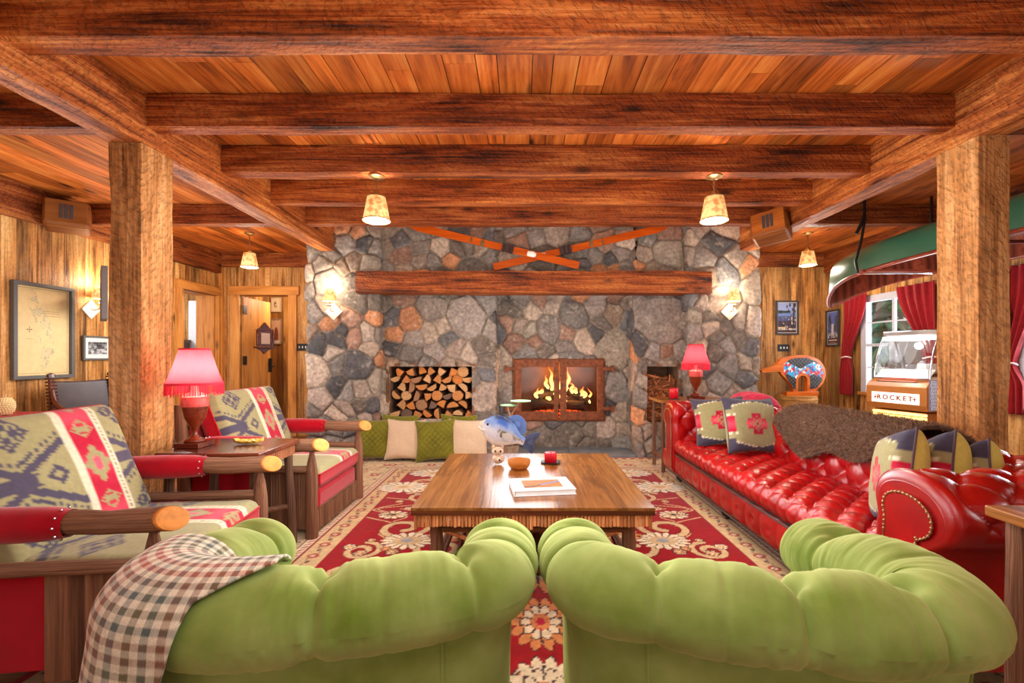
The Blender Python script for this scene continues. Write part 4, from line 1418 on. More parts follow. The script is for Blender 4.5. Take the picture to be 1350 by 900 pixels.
gridmesh('cover_photo', np.stack([U * .115, V * .08, 0 * U + .0327], -1), C, M_PAINT, bk)
bk.location = (.115, 2.745, ZT); bk.rotation_euler = (0, 0, math.radians(8)); bk.scale = (1.0, 1.0, 1.0)

mb = MB(); pr = [(0, .008), (.05, .008), (.068, .03), (.078, .062), (.082, .064), (.084, .060), (.076, .028), (.056, 0), (0, 0)]
tag(mb.lathe(pr, 32, col=(1.0, .74, .5)).build('wooden_bowl', M_BARREL, smooth=True), 'round turned wooden bowl standing on the coffee table', 'bowl').location = (-.025, 3.24, ZT)
cd = thing('dish_candle', 'short red candle on a small black dish on the coffee table', 'candle', (.21, 3.42, ZT))
MB().lathe([(0, .004), (.05, .004), (.074, .012), (.076, .008), (.05, 0), (0, 0)], 28).build('dish', M_BLACK, cd, smooth=True)
MB().lathe([(0, .075), (.02, .070), (.043, .078), (.046, .07), (.046, .006), (0, .006)], 28).build('wax', M_WAXR, cd, smooth=True)
MB().tube([(0, 0, .07), (.002, 0, .085)], .002, 5).build('wick', M_BLACK, cd)
# small carved figure, pale
fg = thing('carved_animal_head', 'pale carved animal head ornament beside the wooden bowl', 'ornament', (-.18, 3.37, ZT))
Mv = mat('pale_carving', S(206, 178, 150), .25, 30, .5, 60, rough=.6)
mb = MB(); mb.sphere((0, 0, .045), .045, 16, 12, sc=(1, .9, .85)); mb.sphere((-.004, -.005, .098), .042, 16, 12, sc=(1.05, .9, .8)); mb.sphere((.012, -.034, .042), .030, 14, 10, sc=(.9, .8, .7))
mb.build('head', Mv, fg, smooth=True)
mb = MB(); mb.sphere((.03, 0, .13), .016, 10, 8, sc=(.6, .6, 1)); mb.sphere((-.035, 0, .13), .016, 10, 8, sc=(.6, .6, 1)); mb.build('ear', Mv, fg, smooth=True)
mb = MB(); mb.sphere((-.02, -.036, .104), .008, 8, 6); mb.sphere((.018, -.036, .104), .008, 8, 6); mb.sphere((.012, -.06, .045), .008, 8, 6); mb.build('eye', M_BLACK, fg, smooth=True)

# ------------------------------------------------------------------ log armchairs
def slab(name, x0, x1, y0, y1, z0, z1, top, side, parent, seed=0, crown=.03, r=.05):
    """upholstered cushion as one closed shell; top(X,Y)->colour, side colour"""
    nx, ny = 64, 56
    cx, cy, cz = (x0 + x1) / 2, (y0 + y1) / 2, (z0 + z1) / 2
    hx, hy, hz = (x1 - x0) / 2, (y1 - y0) / 2, (z1 - z0) / 2
    for sgn in (1, -1):
        u = np.linspace(-1, 1, nx); v = np.linspace(-1, 1, ny)
        U, V = np.meshgrid(u, v, indexing='ij')
        def edge(a, h):
            a = np.abs(a); d = (1 - a) * h
            return np.where(d < r, np.sqrt(np.clip(1 - ((r - d) / r) ** 2, 0, 1)), 1.0)
        e = edge(U, hx) * edge(V, hy)
        wob = .25 + .35 * (1 - U ** 2) * (1 - V ** 2)
        z = cz + sgn * (hz * (1 - (1 - e) * .55) + crown * wob * (1 if sgn > 0 else .2) - .0 + (fbm(U * 2, V * 2, seed, 3) - .45) * .016)
        z = np.where(e < 1e-3, cz + sgn * hz * .45, z)
        P = np.stack([cx + U * hx, cy + V * hy, z], -1)
        C = top(P[..., 0], P[..., 1]) if sgn > 0 else np.ones(U.shape + (3,)) * np.asarray(side)
        yield P, C, sgn


def cushion_mesh(name, x0, x1, y0, y1, z0, z1, top, side, parent, seed=0, crown=.03, material=None):
    parts = list(slab(name, x0, x1, y0, y1, z0, z1, top, side, parent, seed, crown))
    PT, CT, _ = parts[0]; PB, CB, _ = parts[1]
    nx, ny = PT.shape[:2]
    V = np.concatenate([PT.reshape(-1, 3), PB.reshape(-1, 3)])
    C = np.concatenate([CT.reshape(-1, 3), CB.reshape(-1, 3)])
    n = nx * ny
    i = np.arange(n).reshape(nx, ny)
    q = np.stack([i[:-1, :-1], i[1:, :-1], i[1:, 1:], i[:-1, 1:]], -1).reshape(-1, 4)
    F = [tuple(a) for a in q.tolist()] + [tuple(a[::-1]) for a in (q + n).tolist()]
    ring = [int(i[a, 0]) for a in range(nx)] + [int(i[-1, b]) for b in range(1, ny)] + [int(i[a, -1]) for a in range(nx - 2, -1, -1)] + [int(i[0, b]) for b in range(ny - 2, 0, -1)]
    # side wall with own colour: duplicated rim
    sv = []; k0 = len(V)
    rp = [V[a] for a in ring] + [V[a + n] for a in ring]
    V = np.concatenate([V, np.array(rp)]); C = np.concatenate([C, np.tile(np.asarray(side), (len(rp), 1))])
    m = len(ring)
    F += [(k0 + a, k0 + m + a, k0 + m + (a + 1) % m, k0 + (a + 1) % m) for a in range(m)]
    o = link(name, raw_mesh(name, V, F, C, None, True), material or M_FABRIC, parent)
    # welt
    MB().tube([tuple(V[a]) for a in ring] + [tuple(V[ring[0]])], .0055, 6, cap=False, col=tuple(side)).build('piping', material or M_FABRIC, o, smooth=True)
    return o


RSIDE = S(186, 18, 34)


def log_armchair(loc, rz, label, seed=0):
    t = thing('log_armchair', label, 'armchair', loc, rz, 'bark log armchairs with camp-blanket cushions')
    hw = .44
    cushion_mesh('seat_cushion', -.30, .46, -.37, .37, .315, .465, lambda X, Y: blanket_pattern(Y * 1.0, X + .1), RSIDE, t, seed, .035)
    mb = MB(); mb.box(-.38, .445, -.36, .36, .17, .315, (1, 1, 1)); mb.build('seat_base', M_REDF, t, bevel=.03)
    mb = MB(); mb.box(.445, .4475, -.35, .35, .182, .188)
    for i in range(30):
        y = -.34 + i * .68 / 29; mb.sphere((.447, y, .185), .005, 6, 4)
    mb.build('nail_trim', M_BRASS, t)
    rr = random.Random(seed + 3)
    mb = MB()
    for i in range(22):
        y = -.37 + i * .74 / 21; q = rr.uniform(.7, 1.15); mb.tube([(.435, y, .175), (.437, y, .035 + rr.uniform(-.006, .006))], .0185, 8, col=(q, q * .9, q * .85))
    mb.build('front_bark_apron', M_BARK, t)
    for s in (-1, 1):
        # bark-clad side and red inner side
        mb = MB()
        for i in range(8):
            x = .06 + i * .044; q = rr.uniform(.7, 1.15); mb.box(x, x + .043, s * .415 - .012, s * .415 + .012, .06, .455, (q, q * .9, q * .85))
        mb.build('side_bark_panel', M_BARK, t)
        MB().box(-.40, .06, s * .41 - .01, s * .41 + .01, .10, .455).build('side_felt_panel', M_REDF, t)
        pts = [(-.44 + .0, s * hw, .475), (-.1, s * hw, .478 + rr.uniform(-.004, .004)), (.43, s * hw, .475)]
        MB().tube(catmull(pts, 5), [.026 * rr.uniform(.95, 1.05) for _ in range(11)], 10, jit=.08, seed=seed).build('side_rail', M_BARKX, t, smooth=True)
        pts = [(.435, s * hw, .6 * k / 8) for k in range(9)]
        MB().tube(pts, [.043, .041, .04, .039, .039, .04, .038, .03, .014], 14, jit=.06, seed=seed + 5, col=(.85, .72, .66)).build('front_post', M_BARK, t, smooth=True)
        pts = [(-.42 - .05 * k / 8, s * hw, .0 + .92 * k / 8) for k in range(9)]
        MB().tube(pts, [.042, .041, .04, .039, .039, .038, .037, .036, .034], 14, jit=.06, seed=seed + 6, col=(.85, .72, .66), capcol=(1.4, .9, .5)).build('back_post', M_BARK, t, smooth=True)
        # arm: peeled-end log
        n = 12; pts = [(-.52 + .98 * k / (n - 1), s * hw, .642 + .006 * math.sin(k * 1.1) * (k < n - 2)) for k in range(n)]
        mb = MB().tube(pts, [.044 * rr.uniform(.95, 1.06) for _ in pts[:-1]] + [.045], 18, cap=False, jit=.05, seed=seed + 8)
        A18 = np.linspace(0, 2 * PI, 19)[:-1]
        cut = lambda q, a: .50 + .75 * q * math.cos(a) - .35 * q * math.sin(a)
        vs = [(.44, s * hw + .045 * math.cos(a), .645 + .045 * math.sin(a)) for a in A18] + [(cut(.046, a) - .006, s * hw + .046 * math.cos(a), .645 + .046 * math.sin(a)) for a in A18]
        mb.add(vs, [(k, (k + 1) % 18, 18 + (k + 1) % 18, 18 + k) for k in range(18)])
        arm = mb.build('arm', M_BARKX, t, smooth=True)
        mb = MB(); rings = []
        for (q, dx) in ((.046, -.012), (.043, .002), (.034, .004), (.0, .005)):
            rings += [(cut(q, a) + dx, s * hw + q * math.cos(a), .645 + q * math.sin(a)) for a in A18]
        fs = [(j * 18 + k, j * 18 + (k + 1) % 18, (j + 1) * 18 + (k + 1) % 18, (j + 1) * 18 + k) for j in range(3) for k in range(18)]
        cc = [(.5, .35, .25)] * 18 + [(1, .95, .9)] * 18 + [(1.05, 1, .9)] * 36
        mb.add(rings, fs, cc); mb.build('cut_end', M_CUT, arm)
        MB().tube([(-.53, s * hw, .64), (-.519, s * hw, .64)], .042, 14).build('cut_end', M_CUT, arm)
        n = 14; L0, L1 = -.30, .16
        pts = [(L0 + (L1 - L0) * k / (n - 1), s * hw, .643) for k in range(n)]
        rad = [.050, .056, .060, .062, .063, .0635, .064, .064, .0635, .063, .062, .060, .055, .049]
        sl = MB().tube(pts, rad, 26, cap=False, jit=.02, seed=4).build('arm_sleeve', M_REDF, t, smooth=True)
        mb = MB()
        for x in (L0 + .02, L1 - .02):
            for k in range(10):
                a = 2 * PI * k / 10; mb.sphere((x, s * hw + .056 * math.cos(a), .643 + .056 * math.sin(a)), .0048, 6, 4)
        mb.build('sleeve_nail', M_CHROME, sl)
    # back frame
    MB().tube([(-.47, -hw, .84), (-.48, 0, .85), (-.47, hw, .84)], .03, 12, jit=.06).build('back_rail', M_BARKY, t, smooth=True)
    MB().box(-.43, -.40, -.40, .40, .15, .80).build('back_panel', M_REDF, t)
    # back cushion (leaning)
    bc = cushion_mesh('back_cushion', -.30, .30, -.39, .39, -.085, .085, lambda X, Y: blanket_pattern(Y, X), RSIDE, t, seed + 1, .05)
    # local x of cushion -> up, z -> forward
    bc.matrix_local = Matrix.Translation((-.265, 0, .70)) @ Matrix.Rotation(math.radians(68), 4, 'Y')
    return t


log_armchair((-1.88, 3.56, .0), math.radians(0), 'bark log armchair with camp-blanket cushions nearest the rear doorway', 2)
log_armchair((-1.86, 2.08, .0), math.radians(7), 'bark log armchair with camp-blanket cushions at the left edge, behind the plaid throw', 5)
# a cushion-edge pipe strap (red cord) stays part of the blanket

# side table with the lamp
st = thing('side_table', 'dark wood side table between the two log armchairs', 'side table', (-1.80, 2.83, 0))
MB().box(-.30, .30, -.24, .24, .668, .70, (1, .95, .95)).build('tabletop', M_DARKW, st, bevel=.006)
mb = MB(); rr = random.Random(6)
for side in (-1, 1):
    for i in range(26):
        q = rr.uniform(.5, .9); x = -.265 + i * .53 / 25; mb.tube([(x, side * .215, .667), (x, side * .215, .60)], .0098, 6, col=(q, q * .8, q * .8))
    for i in range(20):
        q = rr.uniform(.5, .9); y = -.2 + i * .4 / 19; mb.tube([(side * .265, y, .667), (side * .265, y, .60)], .0098, 6, col=(q, q * .8, q * .8))
mb.build('twig_apron', M_TWIG, st)
for sx in (-1, 1):
    for sy in (-1, 1):
        pts = [(sx * (.24 + .03 * (1 - k / 8)), sy * (.19 + .015 * (1 - k / 8)), .667 * k / 8) for k in range(9)]
        MB().tube(pts, [.027 * rr.uniform(.92, 1.06) for _ in pts], 12, jit=.08, seed=4, col=(.5, .45, .45)).build('leg', M_BARK, st, smooth=True)
mb = MB(); mb.tube([(-.26, -.2, .25), (.26, .2, .26)], .018, 8, col=(.6, .5, .5)); mb.tube([(-.26, .2, .25), (.26, -.2, .26)], .018, 8, col=(.6, .5, .5)); mb.build('stretcher', M_BARKX, st, smooth=True)
fringed_lamp((-2.01, 2.79, .7005), 'red fringed lamp on the dark side table between the log armchairs', 19)
ds = thing('leaf_dish', 'small yellow leaf-shaped dish on the dark side table', 'dish', (-1.72, 2.86, .701), .2)
n = 20; U, V = np.meshgrid(np.linspace(-1, 1, 30), np.linspace(-1, 1, 20), indexing='ij')
wl = np.clip(1 - np.abs(U) ** 2.2, 0, 1) ** .6 * (.9 + .12 * np.sin(U * 14))
P = np.stack([U * .085, V * .048 * wl, .004 + .022 * (V ** 2) + .016 * U ** 4 + .002 * np.sin(U * 20)], -1)
C = np.ones(P.shape) * np.array(S(216, 170, 70)); C = put(C, np.abs(V) < .06, S(150, 90, 30)); C = put(C, (np.abs(V - .5) < .25) & (np.abs(U) < .4), S(240, 225, 180))
gridmesh('leaf', P, C, M_PAINT, ds, solid=.003)
MB().sphere((-.02, .0, .018), .014, 10, 8, col=S(235, 190, 90)).sphere((.02, .008, .016), .012, 10, 8, col=S(240, 226, 190)).build('shell_trinket', M_PAINT, ds, smooth=True)

# ------------------------------------------------------------------ pillows on the floor
LN = plain((1, 1, 1))
pl = [('olive lattice velvet cushion, leftmost on the floor by the stone wall', 'v', -1.78, 5.40, .47, 0), ('beige linen cushion between the two olive velvet cushions', 'l', -1.40, 5.37, .46, 1),
      ('olive lattice velvet cushion beneath the right end of the firewood', 'v', -1.01, 5.34, .48, 2), ('beige linen cushion, rightmost on the floor by the fish', 'l', -.66, 5.38, .49, 3)]
for (lab, k, x, y, w, sd) in pl:
    fn = lattice if k == 'v' else LN
    pillow('floor_cushion', lab, 'cushion', (x, y, .03), (math.radians(-15), math.radians([0, 1.5, -3, 1][sd]), math.radians([4, 3, 6, -2][sd])), w, .48, .15, fn, fn, M_VELVET_P if k == 'v' else M_LINEN, 'cushions leaning on the stone ledge', sd + 3,
           pipe=(.30, .28, .06) if k == 'v' else (.6, .5, .42))
for (lab, x) in (('olive velvet cushion behind the left beige linen cushion', -1.52), ('olive velvet cushion behind the right beige linen cushion', -.80)):
    pillow('floor_cushion', lab, 'cushion', (x, 5.545, .02), (math.radians(-6), math.radians(2), 0), .44, .52, .07, lattice, lattice, M_VELVET_P, 'cushions leaning on the stone ledge', 9, pipe=(.30, .28, .06))
# ------------------------------------------------------------------ red chesterfield sofa
sf = thing('chesterfield_sofa', 'long tufted red leather sofa along the right side of the rug', 'sofa', (2.05, 3.15, 0))
OX, OY = 2.05, 3.15
YN, YF, XS, XBK = 1.90, 4.40, 1.50, 2.06      # inner faces of near / far arm, arm front, inner face of back


def tuft(a, b, sa, sb, H, B=.022, rb=.03, p=.38):
    P_ = a / sa + b / sb; Q_ = a / sa - b / sb
    h = (np.abs(np.sin(PI * P_)) * np.abs(np.sin(PI * Q_))) ** p
    pr, qr = np.round(P_), np.round(Q_)
    da = ((P_ - pr) + (Q_ - qr)) / 2 * sa; db = ((P_ - pr) - (Q_ - qr)) / 2 * sb
    d = np.hypot(da, db)
    ang = np.arctan2(db, da)
    pl = .0022 * np.sin(ang * 14) * np.exp(-(d / .07) ** 2)
    return H * (h - 1) - B * np.exp(-(d / rb) ** 2) + pl


PROF = catmull([(.00, .40), (-.005, .50), (.0, .60), (-.012, .68), (.01, .745), (.07, .787), (.16, .802), (.26, .785), (.335, .735), (.365, .665), (.345, .595), (.29, .55), (.25, .53)], 9)
dl = np.r_[0, np.cumsum(np.hypot(*np.diff(PROF, axis=0).T))]
tg = np.gradient(PROF, axis=0); tg /= np.linalg.norm(tg, axis=1, keepdims=True)
PN = np.stack([-tg[:, 1], tg[:, 0]], 1)       # outward normal in (offset, z)


def sofa_seg(name, kind, label=None):
    off = PROF[:, 0]; z = PROF[:, 1]
    if kind == 'back':
        n = 250; base = np.linspace(0, 1, n)
        T, K = np.meshgrid(base, np.arange(len(off)), indexing='ij')
        O = off[K]; y0 = YN - O; y1 = YF + O
        Y = y0 + (y1 - y0) * T
        s = Y - YN
    else:
        n = 90; base = np.linspace(0, 1, n)
        T, K = np.meshgrid(base, np.arange(len(off)), indexing='ij')
        O = off[K]; X = XS + (XBK + O - XS) * T
        s = X - XS + .09
    A = dl[K]
    hgt = tuft(s, A - .10, .21, .235, .030)
    fade = sstep(0, .06, A) * sstep(0, .10, dl[-1] - .10 - A)
    endf = 1.0
    if kind != 'back':
        endf = sstep(0, .07, X - XS)
    D = hgt * fade * endf + .004 * fbm(s * 9, A * 9, 3, 3)
    nx = PN[K, 0]; nz = PN[K, 1]
    ZZ = z[K] + nz * D
    oo = O + nx * D
    if kind != 'back':
        ph = np.linspace(PI / 2, 0, 9)[:-1]
        ccx = np.where(z > .57, .165, .125); ccz = np.where(z > .57, .60, z)
        kk = (1 - .22 * (1 - np.cos(ph)))[:, None]
        o2 = ccx + (oo[0] - ccx) * kk; z2 = ccz + (ZZ[0] - ccz) * kk; x2 = XS - .035 * np.sin(ph)[:, None] + 0 * o2
        oo = np.vstack([o2, oo]); ZZ = np.vstack([z2, ZZ]); X = np.vstack([x2, X])
    if kind == 'back':
        P = np.stack([XBK + oo, Y, ZZ], -1)
    elif kind == 'near':
        P = np.stack([X, YN - oo, ZZ], -1)
    else:
        P = np.stack([X, YF + oo, ZZ], -1)
    P = P - np.array([OX, OY, 0])
    return gridmesh(name, P, None, M_LEATH, sf, flip=(kind == 'far') or (kind == 'back' and False))


bkp = sofa_seg('backrest', 'back')
an = sofa_seg('arm', 'near'); af = sofa_seg('arm', 'far')
# outer skirts under the rolls
MB().box(XBK + .22 - OX, XBK + .26 - OX, YN - .25 - OY, YF + .25 - OY, .10, .58).build('back_panel', M_LEATH, sf)
for s, yy in ((-1, YN), (1, YF)):
    a, b = sorted((yy + s * .22, yy + s * .26))
    MB().box(XS - .01 - OX, XBK + .25 - OX, a - OY, b - OY, .10, .58).build('arm_side_panel', M_LEATH, sf)
    # front scroll panel with nail trim
    sc_out = [(.165 + (o - .165) * .80, .60 + (z - .60) * .80) if z > .57 else (.125 + (o - .125) * .80, z) for o, z in PROF] + [(.22, .12), (.025, .12)]
    out = [(yy + s * o - OY, z) for o, z in sc_out]
    mb = MB(); mb.prism(out, XS - .036 - OX, XS - .0 - OX, 'yz')
    fp = mb.build('scroll_front', M_LEATH, sf, bevel=.006)
    cy_, cz_ = .17, .60
    inner = [(cy_ + (o - cy_) * .58, .60 + (z - .60) * .58) for o, z in PROF if z > .5]
    inner = [(.055, .14), (.055, .40)] + inner + [(.21, .42), (.21, .14)]
    mb = MB(); mb.prism([(yy + s * o - OY, z) for o, z in inner], XS - .046 - OX, XS - .034 - OX, 'yz'); mb.build('scroll_inset', M_LEATH, fp, bevel=.006)
    Q = catmull(inner, 6); mb = MB(); acc = 0
    mb.tube([(XS - .046 - OX, yy + s * q_[0] - OY, q_[1]) for q_ in Q], .003, 5)
    for a_, b_ in zip(Q[:-1], Q[1:]):
        L = math.hypot(*(b_ - a_)); acc += L
        if acc > .018:
            acc = 0; mb.sphere((XS - .047 - OX, yy + s * a_[0] - OY, a_[1]), .0058, 8, 5)
    mb.build('nail_trim', M_BRASS, fp, smooth=True)
# seat
nx, ny = 110, 420
U, V = np.meshgrid(np.linspace(0, 1, nx), np.linspace(YN - .02, YF + .02, ny), indexing='ij')
arc = catmull([(1.505, .285), (1.475, .33), (1.470, .38), (1.50, .43), (1.58, .452), (1.80, .452), (2.10, .44)], 22)
la = np.r_[0, np.cumsum(np.hypot(*np.diff(arc, axis=0).T))]
t = U * la[-1]
AX = np.interp(t, la, arc[:, 0]); AZ = np.interp(t, la, arc[:, 1])
ta = np.stack([np.gradient(AX, axis=0), np.gradient(AZ, axis=0)], -1); ta /= np.linalg.norm(ta, axis=2, keepdims=True) + 1e-9
D = tuft(V - YN, t - .24, .19, .20, .034, .018, .028, .42)
front = 1 - sstep(.10, .24, t)
Dv = -.020 * (1 - np.abs(np.sin(PI * (V - YN) / .095 + PI * 0)) ** .35)
D = D * (1 - front) + Dv * front
P = np.stack([AX - ta[..., 1] * D - OX, V - OY, AZ + ta[..., 0] * D], -1)
gridmesh('seat', P, None, M_LEATH, sf, flip=False)
# base rail with buttoned pleats
U, V = np.meshgrid(np.linspace(0, 1, 30), np.linspace(YN - .38, YF + .38, 460), indexing='ij')
zc = .10 + .185 * U
pl_ = -.014 * (1 - np.abs(np.sin(PI * (V - YN) / .19)) ** .3) - .014 * np.exp(-(((np.mod(V - YN, .19) - .095) / .03) ** 2 + ((U - .5) / .14) ** 2)) 
inn = ((V > YN - .0) & (V < YF)).astype(float)
P = np.stack([1.492 - .018 * np.sin(PI * U) ** .5 - pl_ * inn - OX, V - OY, zc], -1)
gridmesh('base_rail', P, None, M_LEATH, sf)
MB().box(1.50 - OX, XBK + .2 - OX, YN - .24 - OY, YF + .24 - OY, .10, .30).build('base_frame', M_LEATHD, sf)
mb = MB(); mb.tube([(1.475 - OX, YN - OY, .287), (1.475 - OX, YF - OY, .287)], .006, 6); mb.tube([(1.478 - OX, YN - .35 - OY, .10), (1.478 - OX, YF + .35 - OY, .10)], .007, 6); mb.build('piping', M_LEATHD, sf)
for y in (YN - .1, 2.58, 3.47, YF - .02 + .12):
    for x in (1.56, 2.25):
        f = MB().lathe([(0, .10), (.032, .10), (.034, .085), (.02, .075), (.038, .06), (.044, .045), (.036, .028), (.02, .02), (0, .02)], 16, (x - OX, y - OY, 0)).build('bun_foot', M_BLACK, sf, smooth=True)
        mb = MB(); mb.tube([(x - .009 - OX, y - OY, .021), (x + .009 - OX, y - OY, .021)], .02, 12); mb.build('caster', M_BLACK, f)
sf.location.z = .0125

# cushions on the sofa
KP = (.12, .08, .09)
pillow('sofa_cushion', 'patterned kilim cushion at the far end of the red sofa, in front of its twin', 'cushion', (1.90, 3.72, .462), (math.radians(-16), math.radians(3), math.radians(14)), .50, .46, .15, kilim, plain(OLIVE), M_FABRIC, 'kilim cushions on the red sofa', 1, KP)
pillow('sofa_cushion', 'patterned kilim cushion at the far end of the red sofa, half behind its twin', 'cushion', (1.78, 4.02, .462), (math.radians(-20), math.radians(-4), math.radians(-8)), .46, .44, .14, kilim, plain(OLIVE), M_FABRIC, 'kilim cushions on the red sofa', 2, KP)
YEL = plain(S(206, 190, 92))
for i, (x, y, rz, ry, lab, w) in enumerate([(1.73, 2.13, -116, -14, 'kilim cushion with red motif propped inside the near sofa arm, leftmost of three', .46),
                                         (1.90, 2.10, -116, -20, 'dark cornered kilim cushion propped inside the near sofa arm, middle of three', .42),
                                         (2.02, 2.03, -112, -30, 'kilim cushion mostly hidden by the near sofa arm, rightmost of three', .40)]):
    pillow('sofa_cushion', lab, 'cushion', (x, y, [.462, .462, .462][i]), (math.radians(-8), math.radians(ry), math.radians(rz)), w, [.44, .42, .38][i], .17, kilim, YEL, M_FABRIC, 'kilim cushions on the red sofa', 5 + i, KP)

# fur throw over the sofa back
ny, nk = 120, 90
yy = np.linspace(2.45, 3.62, ny)
prof = catmull([(-.035, .44), (-.03, .55), (-.035, .66), (-.02, .745), (.05, .81), (.16, .832), (.27, .815), (.36, .755), (.40, .66)], 12)
lp = np.r_[0, np.cumsum(np.hypot(*np.diff(prof, axis=0).T))]
T, Yg = np.meshgrid(np.linspace(0, 1, nk), yy, indexing='ij')
s0 = .12 + .20 * np.abs((Yg - 3.08) / .70) ** 2.2 + .05 * np.sin(Yg * 9) + .08 * sstep(2.9, 2.5, Yg)
L = lp[-1] * .92
arcl = s0 + (L - s0) * T
ox = np.interp(arcl, lp, prof[:, 0]); oz = np.interp(arcl, lp, prof[:, 1])
nn_ = fbm(Yg * 22, arcl * 22, 3, 4) - .45 + 1.1 * (fbm(Yg * 60, arcl * 60, 6, 3) - .45)
lift = .022 + .022 * nn_
cxx, czz = .17, .62
dx, dz = ox - cxx, oz - czz; dn = np.hypot(dx, dz)
Yr = Yg + .03 * np.sin(arcl * 12 + Yg * 3) * (np.abs(Yg - 3.1) / .7)
P = np.stack([XBK + ox + dx / dn * lift, Yr, oz + dz / dn * lift + .011], -1)
fur = gridmesh('fur_throw', P, None, M_FUR, solid=.02)
tag(fur, 'shaggy brown fur throw draped over the red sofa back', 'throw')
# short fur strands
rr = np.random.RandomState(4)
nf = 26000
iu = rr.uniform(1, nk - 2, nf); iv = rr.uniform(1, ny - 2, nf)
pi_ = P[iu.astype(int), iv.astype(int)] + rr.uniform(-.007, .007, (nf, 3))
nrm = np.stack([(dx / dn)[iu.astype(int), iv.astype(int)], 0 * iu, (dz / dn)[iu.astype(int), iv.astype(int)]], -1)
dirv = nrm + rr.normal(0, .55, (nf, 3)) + np.array([0, 0, -.25]); dirv /= np.linalg.norm(dirv, axis=1, keepdims=True)
Lh = rr.uniform(.018, .038, nf)[:, None]
sidev = np.cross(dirv, rr.normal(0, 1, (nf, 3))); sidev /= np.linalg.norm(sidev, axis=1, keepdims=True)
Vs = np.stack([pi_ - sidev * .0022, pi_ + sidev * .0022, pi_ + dirv * Lh], 1).reshape(-1, 3)
tone = (np.array(S(122, 90, 68))[None] * rr.uniform(.45, 1.7, (nf, 1)))
Cs = np.repeat(tone, 3, 0)
M_HAIR = mat('fur_strands', (1, 1, 1), .1, 10, use_col=True, rough=.8, spec=.15)
fo = link('fur_strands', raw_mesh('fur_strands', Vs, [(3 * i, 3 * i + 1, 3 * i + 2) for i in range(nf)], Cs), M_HAIR, fur)
fo['kind'] = 'stuff'
# pink-red folded blanket at the far top of the back
U, V = np.meshgrid(np.linspace(0, 1, 40), np.linspace(0, 1, 60), indexing='ij')
xx = XBK - .10 + .40 * U; yv = 4.05 + .45 * V
zt = .80 + .035 * np.sin(PI * U) ** .6 + .022 * np.sin(V * 15 + U * 8) * np.sin(PI * U) + .02 * np.sin(PI * V) - .16 * (np.abs(U - .5) * 2) ** 4 - .05 * (np.abs(V - .5) * 2) ** 6
tag(gridmesh('folded_blanket', np.stack([xx, yv, zt + .035], -1), None, mat('rose_wool', S(196, 44, 76), .2, 30, .4, 300, rough=.9, sheen=.3), solid=.02), 'rose red folded blanket on the far end of the sofa back', 'blanket')

# ------------------------------------------------------------------ far side table with lamp and candle
ft = thing('side_table', 'tall narrow side table behind the far arm of the red sofa', 'side table', (1.85, 5.06, 0))
MB().box(-.385, .385, -.22, .22, .755, .785, (1.1, 1.1, 1.0)).build('tabletop', M_TABLE, ft, bevel=.004)
rr = random.Random(12)
for sx in (-1, 1):
    for sy in (-1, 1):
        pts = [(sx * .34 + .004 * math.sin(k), sy * .17, .755 * k / 8) for k in range(9)]
        MB().tube(pts, [.021 * rr.uniform(.9, 1.06) for _ in pts], 12, jit=.08, seed=2, col=(.7, .62, .6)).build('leg', M_BARK, ft, smooth=True)
mb = MB()
for s in (-1, 1):
    mb.tube([(s * .34, -.17, .16), (s * .34, .17, .16)], .016, 8, col=(.8, .6, .5))
    mb.tube([(s * .34, -.17, .62), (s * .34, .17, .62)], .014, 8, col=(.8, .6, .5))
mb.build('stretcher', M_BARKY, ft, smooth=True)
MB().tube([(-.34, -.17, .70), (.34, -.17, .70)], .016, 8).tube([(-.34, .17, .70), (.34, .17, .70)], .016, 8).build('rail', M_BARKX, ft, smooth=True)
fringed_lamp((1.91, 5.02, .786), 'smaller-looking red fringed lamp on the far side table by the right stone pier', 7)
pc = thing('pillar_candle', 'red pillar candle on the far side table', 'candle', (1.655, 4.98, .786))
MB().lathe([(0, .006), (.06, .006), (.062, 0), (0, 0)], 24).build('coaster', M_BLACK, pc)
MB().lathe([(0, .118), (.03, .116), (.043, .122), (.047, .112), (.047, .006), (0, .006)], 28).build('wax', M_WAXR, pc, smooth=True)
MB().tube([(0, 0, .115), (.002, 0, .132)], .002, 5).build('wick', M_BLACK, pc)

# near right table at the frame edge
nt_ = thing('side_table', 'rustic side table in the right foreground beside the near sofa arm', 'side table', (1.78, 1.17, 0))
MB().box(-.33, .34, -.26, .26, .752, .785, (1.25, 1.25, 1.2)).build('tabletop', M_TABLE, nt_, bevel=.005)
for sx in (-1, 1):
    for sy in (-1, 1):
        pts = [(sx * .275 + .004 * math.sin(k), sy * .21, .752 * k / 8) for k in range(9)]
        MB().tube(pts, [.03 * rr.uniform(.92, 1.08) for _ in pts], 12, jit=.08, seed=2, col=(1, .9, .85)).build('leg', M_BARK, nt_, smooth=True)
MB().tube([(-.27, -.21, .60), (.27, -.21, .60)], .024, 10, col=(1.1, .9, .8)).tube([(-.27, .21, .60), (.27, .21, .60)], .024, 10, col=(1.1, .9, .8)).build('stretcher', M_BARKX, nt_, smooth=True)

